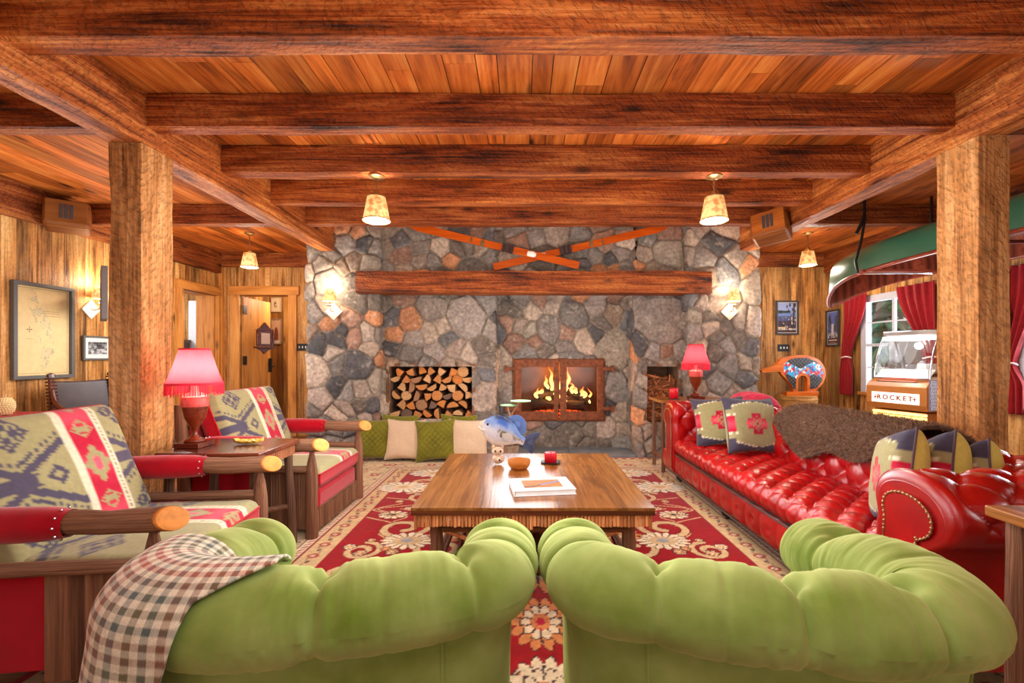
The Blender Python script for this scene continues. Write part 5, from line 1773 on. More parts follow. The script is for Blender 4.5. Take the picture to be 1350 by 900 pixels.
# ------------------------------------------------------------------ green velvet armchairs
def green_chair(name_label, path, mirror_sign, grp, seams, hgt):
    pts = catmull(path, 26)
    pts3 = np.column_stack([pts, np.zeros(len(pts))]) if pts.shape[1] == 2 else pts
    xy = pts3[:, :2]
    ds = np.r_[0, np.cumsum(np.hypot(*np.diff(xy, axis=0).T))]
    n = 420; s = np.linspace(0, ds[-1], n)
    X = np.interp(s, ds, xy[:, 0]); Y = np.interp(s, ds, xy[:, 1])
    for _ in range(6):
        X[1:-1] = (X[:-2] + X[1:-1] * 2 + X[2:]) / 4; Y[1:-1] = (Y[:-2] + Y[1:-1] * 2 + Y[2:]) / 4
    tx, ty = np.gradient(X), np.gradient(Y); tl = np.hypot(tx, ty); tx /= tl; ty /= tl
    nx_, ny_ = ty, -tx                               # outward (path runs left arm -> back -> right arm, chair opens to +y)
    cx, cy = X.mean(), Y.mean() + .2
    if ((X[n // 2] - cx) * nx_[n // 2] + (Y[n // 2] - cy) * ny_[n // 2]) < 0:
        nx_, ny_ = -nx_, -ny_
    ox, oy = X.mean(), Y.mean() + .1
    t = thing('tufted_armchair', name_label, 'armchair', (ox, oy, 0), 0, grp)
    m = 72
    th = np.linspace(0, 2 * PI, m + 1)[:-1]           # 0 = outward, pi/2 = up, pi = inward
    Sg, TH = np.meshgrid(s, th, indexing='ij')
    nX, nY = nx_[:, None], ny_[:, None]
    Ltot = ds[-1]
    seams = [(s[np.argmin(np.hypot(X - q[0], Y - q[1]))] / Ltot, q[2], q[3]) for q in seams]
    sf_ = Sg / Ltot
    rw = .108; rh = .098
    # end taper: rounded arm tips
    e0 = np.minimum(s, Ltot - s); cap = np.sqrt(np.clip(1 - ((.075 - e0) / .075) ** 2, 0.0004, 1)); cap = np.where(e0 > .075, 1, cap)
    puff = np.zeros_like(Sg); side = np.zeros_like(Sg)
    for (ss, dep, top) in seams:
        c = ss * Ltot
        w = .009
        lean = .05 * np.cos(TH) * (1 if ss > .5 else -1) * 0
        g = np.exp(-((Sg - c - lean) / w) ** 2)
        puff -= dep * g * (.25 + .75 * np.clip(np.cos(TH - top), 0, 1) ** .8)
        # button pit on top / inner side
        puff -= (dep * 2.6 if dep > .011 else dep) * np.exp(-(((Sg - c) / .032) ** 2 + ((TH - 1.75) / .40) ** 2))
        # broad swelling away from the seams
    cs = np.array([0] + [q[0] for q in seams if q[1] > .009] + [1]) * Ltot
    for a, b in zip(cs[:-1], cs[1:]):
        k = (Sg >= a) & (Sg <= b)
        puff += np.where(k, .013 * np.sin(PI * (Sg - a) / (b - a)) ** .8, 0)
    wr = .0055 * (fbm(Sg * 46, TH * .9, 5, 3) - .45) * (1 + 2.0 * sum(np.exp(-((Sg - q[0] * Ltot) / .10) ** 2) for q in seams if q[1] > .014))
    r = 1 + (puff + wr) / .1
    drop = hgt - .055 * sstep(1.15, 1.62, Y[:, None] + 0 * TH)
    co, si = np.cos(TH), np.sin(TH)
    sh = np.where(si < 0, .86, 1.0)
    Pp = np.zeros(Sg.shape + (3,))
    Pp[..., 0] = X[:, None] + nX * co * rw * r * cap[:, None]
    Pp[..., 1] = Y[:, None] + nY * co * rw * r * cap[:, None]
    Pp[..., 2] = drop + si * rh * r * sh * cap[:, None]
    Pp -= np.array([ox, oy, 0])
    # closed tube: roll on second axis
    Pc = np.concatenate([Pp, Pp[:, :1]], 1)
    gridmesh('rolled_back_and_arms', Pc, None, M_VELVET, t)
    # shell below the roll (outer and inner wall, one closed sheet)
    prof = [(.045, .0), (.052, -.05), (.040, -.16), (.036, -.30), (.034, -.46), (.030, -.52), (-.06, -.52), (-.07, -.30), (-.075, -.16), (-.06, .0)]
    K = len(prof)
    e1 = (s > .03) & (s < Ltot - .03)
    Xs, Ys, nxs, nys = X[e1], Y[e1], nx_[e1], ny_[e1]
    Q = np.zeros((len(Xs), K, 3))
    for k, (o, z) in enumerate(prof):
        Q[:, k, 0] = Xs + nxs * o - ox; Q[:, k, 1] = Ys + nys * o - oy; Q[:, k, 2] = hgt - .02 - .055 * sstep(1.15, 1.62, Ys) * (1 if z > -.2 else 0) + z
    Q[:, 0, 2] = Q[:, -1, 2] = (hgt - .02 - .055 * sstep(1.15, 1.62, Ys))
    gridmesh('outer_shell', Q, None, M_VELVET, t)
    # end panels of the arms
    for i in (0, -1):
        q = Q[i]
        MB().add([tuple(p) for p in q], [tuple(range(K))]).build('arm_front_panel', M_VELVET, t)
    # vertical welts on the back
    for f in (.30, .70):
        i = int(f * len(Xs)); mb = MB()
        mb.tube([(Xs[i] + nxs[i] * (o + .002) - ox, Ys[i] + nys[i] * (o + .002) - oy, hgt - .02 + z) for o, z in prof[1:6]], .004, 6)
        mb.build('welt', M_VELVET, t)
    # seat
    xm = (X.min() + X.max()) / 2 - ox; y0 = Y.min() + .07 - oy; y1 = Y.max() + .02 - oy; hw_ = (X.max() - X.min()) / 2 - .07
    MB().box(xm - hw_, xm + hw_, y0, y1, .12, .30).build('seat_frame', M_VELVET, t, bevel=.02)
    cushion_mesh('seat_cushion', xm - hw_, xm + hw_, y0 + .02, y1 + .02, .30, .43, lambda a, b: np.ones(a.shape + (3,)), (1, 1, 1), t, 3, .03, M_VELVET)
    for a in (-hw_ + .04, hw_ - .04):
        for b in (y0 + .03, y1 - .05):
            MB().lathe([(0, .12), (.022, .12), (.026, .09), (.016, .04), (.02, .012), (.0, .012)], 12, (xm + a, b, 0)).build('foot', M_DARKW, t, smooth=True)
    return t, (X, Y, nx_, ny_, s, Ltot, hgt)


PL = [(-.885, 1.60), (-.885, 1.40), (-.885, 1.20), (-.85, 1.09), (-.72, 1.04), (-.50, 1.065), (-.28, 1.12), (-.12, 1.18), (-.080, 1.28), (-.075, 1.42), (-.078, 1.60)]
PRR = [(.175, 1.60), (.172, 1.42), (.175, 1.28), (.21, 1.18), (.36, 1.11), (.58, 1.05), (.80, 1.02), (.965, 1.05), (1.005, 1.17), (.99, 1.40), (.985, 1.60)]
G1, gi = green_chair('green velvet tufted armchair with the plaid throw over its corner', PL, 1, 'green tufted armchairs with their backs to us',
                     [(-.885, 1.46, .012, 1.6), (-.885, 1.25, .010, 1.6), (-.76, 1.05, .012, 1.2), (-.47, 1.07, .022, 1.2), (-.33, 1.10, .006, .2), (-.15, 1.17, .014, 1.2), (-.08, 1.30, .010, 1.2), (-.077, 1.47, .014, 1.6)], .648)
G2, gi2 = green_chair('green velvet tufted armchair on the right, its back bare', PRR, 1, 'green tufted armchairs with their backs to us',
                      [(.175, 1.47, .014, 1.6), (.18, 1.29, .010, 1.2), (.33, 1.12, .014, 1.2), (.47, 1.08, .006, .2), (.62, 1.05, .022, 1.2), (.86, 1.03, .020, 1.2), (.98, 1.15, .008, .8), (.985, 1.40, .016, 1.6)], .648)

# plaid throw over the left chair's corner
X, Y, nx_, ny_, s, Lt, hg = gi
nt2, nsx = 430, 460
tpar = np.linspace(.225, .475, nt2) * Lt
Xc = np.interp(tpar, s, X); Yc = np.interp(tpar, s, Y); nxc = np.interp(tpar, s, nx_); nyc = np.interp(tpar, s, ny_)
for _ in range(40):
    nxc[1:-1] = (nxc[:-2] + nxc[1:-1] * 2 + nxc[2:]) / 4; nyc[1:-1] = (nyc[:-2] + nyc[1:-1] * 2 + nyc[2:]) / 4
ln = np.hypot(nxc, nyc); nxc /= ln; nyc /= ln
tt = np.linspace(0, 1, nt2)
rB = .136
# cross-section arc length: from inner side over the top, down the outside, then hanging
def cross(l):
    """l = arc length from the inner horizontal; returns offset outward, z rel. roll centre"""
    q = rB * PI
    a = np.clip(l / rB, 0, PI)                    # 0..pi : inner -> outer
    off = -np.cos(a) * rB; z = np.sin(a) * rB * .94
    h = np.clip(l - q, 0, None)
    return off + .10 * h, z - h
lmax = np.where(tt < .50, rB * PI + .60, 0)
lend = np.interp(tt, [0, .46, .60, .72, .85, 1.0], [rB * PI + .62, rB * PI + .60, rB * PI + .20, rB * 2.35, rB * 2.0, rB * 1.62])
lst = np.interp(tt, [0, .6, 1], [-.0, .05, rB * .75])
Gt, Gs = np.meshgrid(np.arange(nt2), np.linspace(0, 1, nsx), indexing='ij')
Lh = lst[Gt] + (lend[Gt] - lst[Gt]) * Gs
off, zz_ = cross(Lh)
fold = .012 * np.sin(tpar[Gt] * 34 + Lh * 3) * sstep(rB * 2.2, rB * PI + .3, Lh)
off = off + fold + .003 * fbm(tpar[Gt] * 20, Lh * 20, 3, 2)
P = np.stack([Xc[Gt] + nxc[Gt] * off, Yc[Gt] + nyc[Gt] * off, hg - .055 * sstep(1.15, 1.62, Yc)[Gt] + zz_ + .002], -1)
# plaid: woven stripes in cloth coordinates
def plaid(a, b):
    pal = [S(150, 98, 70), S(238, 230, 204), S(116, 112, 70), S(238, 230, 204), S(92, 112, 104), S(238, 230, 204), S(120, 112, 74), S(238, 230, 204), S(196, 84, 52), S(238, 230, 204), S(132, 96, 74), S(238, 230, 204)]
    pal = np.array(pal)
    def st(x):
        per = .0150
        i = np.floor(x / per).astype(int)
        order = np.array([0, 1, 0, 1, 2, 3, 4, 5, 6, 7, 2, 3, 8, 9, 8, 9, 10, 11, 4, 5, 6, 7, 4, 5])
        return order[i % len(order)]
    ia, ib = st(a), st(b)
    ca, cb = pal[ia], pal[ib]
    tw = (np.mod((a + b) / .0034, 1) < .5)[..., None]
    wa = (ia % 2 == 1)[..., None]; wb = (ib % 2 == 1)[..., None]
    mixc = np.where(wa & wb, ca * 1.04, np.where(wa, cb * .48 + ca * .52, np.where(wb, ca * .48 + cb * .52, (ca + cb) / 2 * .85)))
    return mixc * np.where(tw, 1.04, .95) * (.9 + .2 * vnoise(a * 300, b * 300, 3))[..., None]
Cc = plaid(tpar[Gt] * 1.15 + 5, Lh + 5)
pb = gridmesh('plaid_throw', P, Cc, mat('plaid_wool', (1, 1, 1), .08, 60, .5, 500, use_col=True, rough=.95, sheen=.3), solid=.007)
tag(pb, 'cream, rust and green plaid wool throw over the left green armchair', 'throw')

# ------------------------------------------------------------------ windows and curtains on the right wall
bk_trees = thing('spruce_tree', 'dark green spruce tree outside the right-hand window', 'tree', (7.6, 9.5, -.6))
mb = MB(); mb.tube([(0, 0, 0), (0, 0, 5)], [.12, .03], 8, col=S(80, 60, 50)); mb.build('trunk', M_PAINT, bk_trees)
mb = MB(); rr = random.Random(3)
for i in range(260):
    z = rr.uniform(.3, 4.9); a = rr.uniform(0, 2 * PI); L = (5.1 - z) * .32 * rr.uniform(.6, 1.1)
    mb.tube([(0, 0, z), (L * .6 * math.cos(a), L * .6 * math.sin(a), z - .05), (L * math.cos(a), L * math.sin(a), z - .22)], [.09, .07, .01], 4, col=S(rr.randint(90, 140), rr.randint(130, 170), rr.randint(110, 140)))
mb.build('foliage', M_PAINT, bk_trees)
M_FRAMEW = mat('window_paint', S(190, 186, 190), .05, 10, rough=.5)
for wi, (y0, y1, z0, z1) in enumerate(WINS):
    w = thing('window_%d' % (wi + 1), ['window behind the jukebox on the right wall', 'window on the right wall near the frame edge'][wi], 'window', (XR, (y0 + y1) / 2, z0)); struct(w)
    hy = (y1 - y0) / 2; H = z1 - z0
    mb = MB(); mb.box(-.02, .06, -hy - .07, -hy + .03, -.05, H + .05); mb.box(-.02, .06, hy - .03, hy + .07, -.05, H + .05); mb.box(-.02, .06, -hy, hy, H - .02, H + .07); mb.build('window_frame', M_FRAMEW, w, bevel=.004)
    mb = MB(); mb.box(.01, .04, -.02, .02, 0, H); mb.box(.01, .04, -hy, hy, H * .5 - .02, H * .5 + .02); mb.box(.015, .035, -hy, hy, H * .25 - .008, H * .25 + .008); mb.box(.015, .035, -hy, hy, H * .75 - .008, H * .75 + .008); mb.build('glazing_bars', M_FRAMEW, w)
    MB().box(.024, .028, -hy, hy, 0, H).build('pane', M_GLASS, w)
    MB().box(-.06, .06, -hy - .08, hy + .08, -.08, -.04).build('window_sill', M_PINEY, w)


def curtain(yc, wtop, wtie, wbot, ztie, label, shift=0.0, zb=.70, band=True):
    """hangs along the wall (local y), gathered at the tie"""
    t = thing('curtain', label, 'curtain', (XR - .075, yc, 0), group='dark red curtains on the right wall')
    n, m = 90, 80
    z = np.linspace(2.12, zb, m); u = np.linspace(-1, 1, n)
    U, Z = np.meshgrid(u, z, indexing='ij')
    tt_ = np.where(Z > ztie, sstep(ztie, 2.12, Z) ** .75, -sstep(ztie, zb, Z))
    wid = np.where(Z > ztie, wtie + (wtop - wtie) * np.clip(tt_, 0, 1), wtie + (wbot - wtie) * sstep(ztie, ztie - .22, Z))
    sh_ = shift * (1 - np.clip(tt_, 0, 1))
    amp = .018 + .022 * (wtop - wid) / wtop
    yy_ = sh_ + U * wid / 2
    xx_ = -.028 * 0 + amp * np.sin(U * PI * 4.5 + .6 * np.sin(Z * 2)) + .006 * np.sin(U * 31 + Z)
    gridmesh('cloth', np.stack([xx_, yy_, Z], -1), None, M_CURT, t, solid=.004)
    if band:
        pts = [(.05 * math.cos(a) , shift + wtie * .55 * math.sin(a), ztie + .01 * math.sin(2 * a)) for a in np.linspace(0, 2 * PI, 16)]
        MB().tube(pts, .011, 6, cap=False, col=S(226, 196, 190)).build('tieback', M_PAINT, t, smooth=True)
    return t


curtain(6.44, .46, .14, .24, 1.24, 'dark red curtain tied back to the left of the window behind the jukebox', .18)
curtain(5.46, .56, .16, .26, 1.24, 'dark red curtain hanging right of that window, above the jukebox', -.22)
curtain(4.30, .42, .10, .26, 1.18, 'dark red curtain tied back at the right edge, past the right post', .10)

# ------------------------------------------------------------------ canoe
cn = thing('canoe', 'green canvas canoe hanging upside down under the ceiling on the right', 'canoe', (3.80, 3.4, 2.13))
nL, nA = 120, 44
Lc = 2.22                      # half length
sv = np.linspace(-1, 1, nL); av = np.linspace(-PI / 2, PI / 2, nA)
SS, AA = np.meshgrid(sv, av, indexing='ij')
taper = np.clip(1 - np.abs(SS) ** 2.6, 0, 1) ** .75
halfw = .43 * taper
gun = -.02 - .24 * np.abs(SS) ** 6.0                       # sheer drops at the ends (boat is upside down)
hull_h = .33 - .0 * SS
sn = np.sign(np.sin(AA)) * np.abs(np.sin(AA)) ** .62; cn_ = np.abs(np.cos(AA)) ** .62
Zt = .30 - .10 * np.abs(SS) ** 5
Zg = gun
end = np.sqrt(np.clip(1 - np.clip((np.abs(SS) - .93) / .07, 0, 1) ** 2, 0, 1))
XX = halfw * sn
ZZ = Zg + (Zt - Zg) * cn_ * (.35 + .65 * end) 
YY = SS * Lc
for which in (0, 1):
    k = 1 if which == 0 else .965
    P = np.stack([XX * k, YY * (1 if which == 0 else .992), ZZ - (0 if which == 0 else .012)], -1)
    if which == 0:
        mix_ = sstep(.78, .98, SS)[..., None]
        C = np.array([.9, .95, .92]) * (1 - mix_) + np.array([2.2, 1.75, 1.75]) * mix_
        C = C * (.85 + .3 * fbm(SS * 5, AA * 2, 3, 3))[..., None]
        gridmesh('hull', P, C, M_CANOE, cn)
    else:
        rib = (np.mod(YY, .085) < .055)[..., None]
        C = np.where(rib, 1.0, .32) * np.ones(P.shape)
        gridmesh('ribs_and_planking', P, C, M_RIB, cn, flip=True)
mb = MB()
for sgn in (-1, 1):
    q = .43 * np.clip(1 - np.abs(sv) ** 2.6, 0, 1) ** .75
    g = -.02 - .24 * np.abs(sv) ** 6.0
    mb.tube([(sgn * (a + .006), b * Lc, c - .004) for a, b, c in zip(q, sv, g)], .018, 8, col=(1.1, .8, .7))
mb.build('gunwale', M_RIB, cn, smooth=True)
for y in (-1.1, 0, 1.15):
    MB().box(-.42, .42, y - .02, y + .02, -.035, -.012).build('thwart', M_RIB, cn)
hg_ = thing('canoe_hanger', 'dark strap and metal bar holding the bow end of the canoe', 'hanger', (3.80, 4.62, 2.10))
mb = MB(); mb.tube([(-.40, 0, -.0), (-.42, 0, .12), (-.36, 0, .34), (-.33, 0, .52), (-.33, 0, .775)], .013, 8); mb.tube([(-.33, .0, .60), (-.36, 0, .50), (-.40, .02, .40)], .016, 8); mb.build('strap', M_BLACK, hg_, smooth=True)
MB().tube([(-.41, 0, -.005), (.50, 0, -.005)], .010, 8).build('bar', M_CHROME, hg_)
MB().tube([(.50, 0, -.0), (.47, 0, .2), (.35, 0, .45), (.35, 0, .775)], .012, 8).build('strap', M_BLACK, hg_)
hg2 = thing('canoe_hanger', 'metal bar and straps holding the near end of the canoe', 'hanger', (3.80, 2.2, 2.10))
MB().tube([(-.45, 0, -.005), (.50, 0, -.005)], .010, 8).build('bar', M_CHROME, hg2)
MB().tube([(-.45, 0, -.0), (-.42, 0, .25), (-.35, 0, .5), (-.35, 0, .775)], .012, 8).build('strap', M_BLACK, hg2)
MB().tube([(.50, 0, -.0), (.46, 0, .25), (.35, 0, .5), (.35, 0, .775)], .012, 8).build('strap', M_BLACK, hg2)

# ------------------------------------------------------------------ jukebox
def text(name, s, size, M_, material, parent, ext=.002):
    cu = bpy.data.curves.new(name, 'FONT'); cu.body = s; cu.size = size; cu.extrude = ext; cu.offset = .0022 if s == 'ROCKET' else 0; cu.space_character = 1.45 if s == 'ROCKET' else 1.0; cu.align_x = 'CENTER'; cu.align_y = 'CENTER'
    cu.materials.append(material)
    o = bpy.data.objects.new(name, cu); COL.objects.link(o); me = bpy.data.meshes.new_from_object(o); bpy.data.objects.remove(o)
    o = bpy.data.objects.new(name, me); COL.objects.link(o); o.parent = parent; o.matrix_local = M_
    return o


jb = thing('jukebox', 'vintage jukebox with a glass dome and lit panels by the window', 'jukebox', (4.26, 5.62, 0))
jb.rotation_euler = (0, 0, math.radians(-74)); jb.scale = (1, .78, 1)
M_JUKE = mat('copper_lacquer', S(196, 122, 58), .1, 6, rough=.3, coat=.4)
M_LITW = glow('lit_white_panel', S(255, 244, 224), .95, S(255, 255, 255), S(250, 240, 220))
M_LITY = glow('lit_yellow_panel', S(255, 226, 130), 1.7, S(255, 240, 180), S(255, 205, 90))
MB().box(.06, .62, .06, .42, 0, .12).build('plinth', M_BLACK, jb)
mb = MB(); mb.box(.05, .63, .04, .42, .12, .62); mb.build('lower_cabinet', M_JUKE, jb, bevel=.01)
mb = MB()
for i in range(11):
    mb.box(.05, .63, .018, .05, .16 + i * .042, .16 + i * .042 + .030)
mb.build('glowing_grille', M_LITY, jb, bevel=.004)
out = [(0.0, .64), (-.03, .70), (-.03, .90), (.02, .95), (.12, .985), (.42, .985), (.42, .62)]
mb = MB(); mb.prism([(a, b) for a, b in out], 0, .66, 'yz'); jp = mb.build('front_panel', M_JUKE, jb, bevel=.008)
MB().box(.07, .59, -.036, -.028, .71, .83).build('lit_sign', M_LITW, jb)
M_SIGN = mat('sign_ink', S(170, 84, 40), .1, 10, rough=.6)
MM = Matrix.Translation((.33, -.040, .77)) @ Matrix.Rotation(PI / 2, 4, 'X')
text('sign_lettering', 'ROCKET', .078, MM, M_SIGN, jb)
for xx_ in (.115, .545):
    mb = MB(); r1, r2 = .032, .008
    mb.prism([(xx_ + (r1 if k % 2 == 0 else r2) * math.cos(k * PI / 4), .77 + (r1 if k % 2 == 0 else r2) * math.sin(k * PI / 4)) for k in range(8)], -.042, -.036, 'xz'); mb.build('star_mark', M_SIGN, jb)
# title buttons strip
mb = MB()
for i in range(16):
    mb.box(.12 + i * .024, .138 + i * .024, .03, .075, .964, .974, S(255, 150, 120))
mb.build('selector_buttons', mat('lit_buttons', (1, 1, 1), .1, 10, use_col=True, rough=.4, emis=S(255, 110, 80), es=.9), jb)
MB().box(.10, .54, .018, .085, .955, .965).build('button_rail', M_CHROME, jb)
# deck
MB().box(.03, .63, .10, .42, .985, 1.02, (.95, .93, .9)).build('record_deck', M_PAINT, jb)
mb = MB(); mb.add([(.04, .10, 1.0), (.62, .10, 1.0), (.62, .24, 1.10), (.04, .24, 1.10)], [(0, 1, 2, 3)], (.93, .92, .9)); mb.build('title_cards', M_PAINT, jb, solid=.01)
mb = MB(); mb.lathe([(0, 0), (.09, 0), (.09, .012), (0, .012)], 28, (.40, .32, 1.05), (.1, .1, .1)); mb.build('turntable', M_PAINT, jb)
mb = MB()
for i in range(26):
    mb.box(.42 + i * .006, .423 + i * .006, .26, .36, 1.06, 1.17, (.85, .85, .85))
mb.build('record_rack', M_PAINT, jb)
MB().box(.30, .40, .25, .30, 1.06, 1.16, (.3, .3, .32)).build('player_unit', M_PAINT, jb)
MB().tube([(.30, .3, 1.05), (.33, .30, 1.14), (.40, .26, 1.15)], .006, 6).build('tone_arm', M_CHROME, jb)
# dome glass: curved front
cur = catmull([(.09, 1.0), (.10, 1.10), (.16, 1.26), (.24, 1.42), (.30, 1.50)], 6)
P = np.zeros((2, len(cur), 3))
for j, xv in enumerate((.03, .63)):
    P[j, :, 0] = xv; P[j, :, 1] = cur[:, 0]; P[j, :, 2] = cur[:, 1]
gridmesh('dome_glass', P, None, M_GLASS, jb, solid=.004)
mb = MB()
for xv in (.03, .63):
    mb.tube([(xv, a, b) for a, b in cur], .012, 8)
mb.tube([(.03, .09, 1.0), (.63, .09, 1.0)], .012, 8); mb.tube([(.03, .30, 1.50), (.63, .30, 1.50)], .010, 8)
mb.build('chrome_frame', M_CHROME, jb, smooth=True)
for xv in (.026, .634):
    mb = MB(); pts_ = [(a, b) for a, b in cur] + [(.42, 1.5), (.42, 1.0)]
    mb.prism(pts_, xv - .002, xv + .002, 'yz'); mb.build('side_glass', M_GLASS, jb)
mb = MB(); mb.box(.02, .64, .28, .42, 1.50, 1.56, (.8, .8, .82)); mb.build('top_cap', M_CHROME, jb, bevel=.012)
MB().box(.04, .62, .245, .265, 1.44, 1.49).build('header_light', M_LITW, jb)
MB().box(.03, .63, .40, .42, .985, 1.5, (.55, .45, .42)).build('mirror_back', M_CHROME, jb)
# side lattice (bluish)
mb = MB()
for i in range(-6, 14):
    for sgn in (-1, 1):
        y0_ = i * .04
        a = max(0, -0)
        pts_ = []
        for k in range(9):
            z = .66 + k * .04; y = y0_ + sgn * (k - 4) * .022 + .06
            if .03 < y < .40:
                pts_.append((.668, y, z))
        if len(pts_) > 1:
            mb.tube([pts_[0], pts_[-1]], .004, 5, col=(.75, .78, .9))
mb.box(.66, .664, .02, .41, .65, .99, (.35, .36, .5)); mb.build('side_lattice', M_PAINT, jb)
lamp('jukebox_light', 'POINT', (4.58, 5.38, 1.38), 2.5, (1, .95, .9), .04)

# ------------------------------------------------------------------ bear figure on a barrel
br = thing('wooden_keg', 'round banded wooden keg by the rear right wall', 'keg', (3.98, 6.62, 0))
mb = MB(); mb.lathe([(0, 0), (.25, 0), (.27, .2), (.275, .40), (.262, .69), (0, .69)], 36, col=(1, 1, 1)); mb.build('keg_body', M_BARREL, br, smooth=False)
mb = MB()
for z in (.06, .24, .46, .62):
    mb.lathe([(.272 + (.006 if z in (.24, .46) else -.004), z), (.276 + (.006 if z in (.24, .46) else -.004), z + .02), (.272 + (.006 if z in (.24, .46) else -.004), z + .04)], 36)
mb.build('hoop', M_BARREL, br)
be = thing('bear_figure', 'orange wooden bear silhouette with a blue, red and black mosaic body on the keg', 'bear sculpture', (4.0, 6.55, .691), math.radians(4))
out = catmull([(-.13, .06), (-.16, .15), (-.30, .30), (-.345, .345), (-.56, .335), (-.60, .35), (-.57, .38), (-.40, .435), (-.34, .50), (-.27, .545), (-.10, .575), (.08, .575), (.24, .52), (.33, .42), (.355, .30), (.32, .19), (.24, .10), (.20, .06)], 5)
hole = [(-.052 + 0 * k, 0) for k in range(1)]
arch = [(.075, .06)] + [(.012 + .07 * math.cos(a), .22 + .07 * math.sin(a)) for a in np.linspace(0, PI, 12)] + [(-.062, .06)]
outer = [tuple(p) for p in out]
poly = outer + [(.20, .06)] + arch
# build body as outline with arch notch
mb = MB(); mb.prism([tuple(p) for p in out[:]] + arch, -.035, .035, 'xz', (1, 1, 1)); mb.build('bear_body', M_ORANGE, be)
MB().box(-.24, .24, -.05, .05, 0, .062).build('bear_base', M_ORANGE, be, bevel=.004)
# mosaic inlay
from mathutils.geometry import tessellate_polygon
ins = [(-.285, .335), (-.275, .45), (-.20, .515), (-.08, .54), (.07, .54), (.21, .49), (.29, .41), (.32, .30), (.29, .20), (.22, .115), (.115, .09), (.115, .22)] + [(.012 + .105 * math.cos(a), .22 + .105 * math.sin(a)) for a in np.linspace(.1, PI - .1, 10)] + [(-.095, .22), (-.095, .09), (-.13, .09)]
def inside(px, pz, poly):
    r = np.zeros(px.shape, bool); j = len(poly) - 1
    for i in range(len(poly)):
        xi, yi = poly[i]; xj, yj = poly[j]
        r ^= ((yi > pz) != (yj > pz)) & (px < (xj - xi) * (pz - yi) / (yj - yi + 1e-12) + xi)
        j = i
    return r
U, V = np.meshgrid(np.linspace(-.30, .34, 200), np.linspace(.08, .55, 150), indexing='ij')
C = np.ones(U.shape + (3,)) * np.array(S(30, 26, 30))
tri = np.floor((U + V) / .055) + np.floor((U - V) / .055) * 7 + np.floor(U / .055) * 3
hsh = vnoise(tri * 1.7, tri * .37 + 5, 9)
band = np.abs(V - .40 + .10 * np.abs(np.mod(U * 5 + .15, 2) - 1)) < .085
cols_ = [S(196, 40, 40), S(60, 160, 210), S(230, 222, 210), S(60, 160, 210), S(196, 40, 40), S(40, 90, 150), S(220, 120, 50)]
k = (np.clip(hsh, 0, .999) * len(cols_)).astype(int)
C = np.where(band[..., None], np.array(cols_)[k], C)
ln_ = np.minimum(np.mod((U + V) / .055, 1), np.mod((U - V) / .055, 1)) < .05
C = np.where((ln_ & ~band)[..., None], np.array(S(150, 140, 130)), C)
ins_m = inside(U[:-1, :-1], V[:-1, :-1], ins)
gridmesh('mosaic', np.stack([U, 0 * U - .0375, V], -1), C, mat('glazed_mosaic', (1, 1, 1), .1, 30, .1, 60, use_col=True, rough=.3), be, mask=ins_m)

# ------------------------------------------------------------------ pictures
def picture(loc, rz, w, h, border, fn, label, cat, framec=(.05, .04, .04), mat_w=.0, res=80, depth=.025, textline=None, grp=None):
    t = thing('framed_picture', label, cat, loc, rz, grp)
    mb = MB(); b = border
    mb.box(-w / 2, w / 2, -depth, 0, -h / 2, -h / 2 + b, framec); mb.box(-w / 2, w / 2, -depth, 0, h / 2 - b, h / 2, framec)
    mb.box(-w / 2, -w / 2 + b, -depth, 0, -h / 2 + b, h / 2 - b, framec); mb.box(w / 2 - b, w / 2, -depth, 0, -h / 2 + b, h / 2 - b, framec)
    mb.build('picture_frame', M_PAINT, t, bevel=.003)
    iw, ih = w - 2 * b, h - 2 * b
    U, V = np.meshgrid(np.linspace(-1, 1, int(res * iw / ih) + 2), np.linspace(-1, 1, res), indexing='ij')
    gridmesh('print', np.stack([U * iw / 2, 0 * U - .008, V * ih / 2], -1), fn(U, V), M_PAINT, t)
    return t


def lake(u, v):
    c = np.ones(u.shape + (3,)) * np.array(S(150, 160, 200))
    c = c * (1.15 - .2 * v)[..., None]
    c = put(c, v < .32, S(110, 130, 180)); c = put(c, (v < .1), S(70, 80, 120)); c = put(c, v < -.2, S(66, 44, 60))
    c = put(c, (np.abs(v - .38) < .06 + .05 * vnoise(u * 9, v * 0, 3)) & (u < .35), S(40, 60, 56))
    k = fbm(u * 7, v * 9, 6, 4) > .52
    c = put(c, k & ((u > .15 - .3 * v) | (v < -.4)) & (v < .95), S(40, 44, 40))
    c = put(c, (fbm(u * 8, v * 8, 16, 3) > .56) & (v < .1) & (u > -.5), S(196, 180, 160))
    c = put(c, (np.abs(u - .68 - .05 * v) < .09), S(62, 40, 44))
    c = put(c, (v < -.62) & (v > -.72) & (u < -.1), S(214, 180, 130))
    c = put(c, v < -.80, S(60, 30, 30))
    e = (np.abs(u) > .93) | (np.abs(v) > .955)
    return put(c, e, S(206, 200, 190))
pc1 = picture((4.175, YB - .008, 1.865), 0, .36, .54, .028, lake, 'lake poster with a tall pine in a black frame, left of the two', 'framed poster')
text('poster_lettering', 'NORTH POINT', .046, Matrix.Translation((0, -.012, -.185)) @ Matrix.Rotation(PI / 2, 4, 'X'), mat('poster_ink', S(236, 226, 210), .02), pc1, .0005)


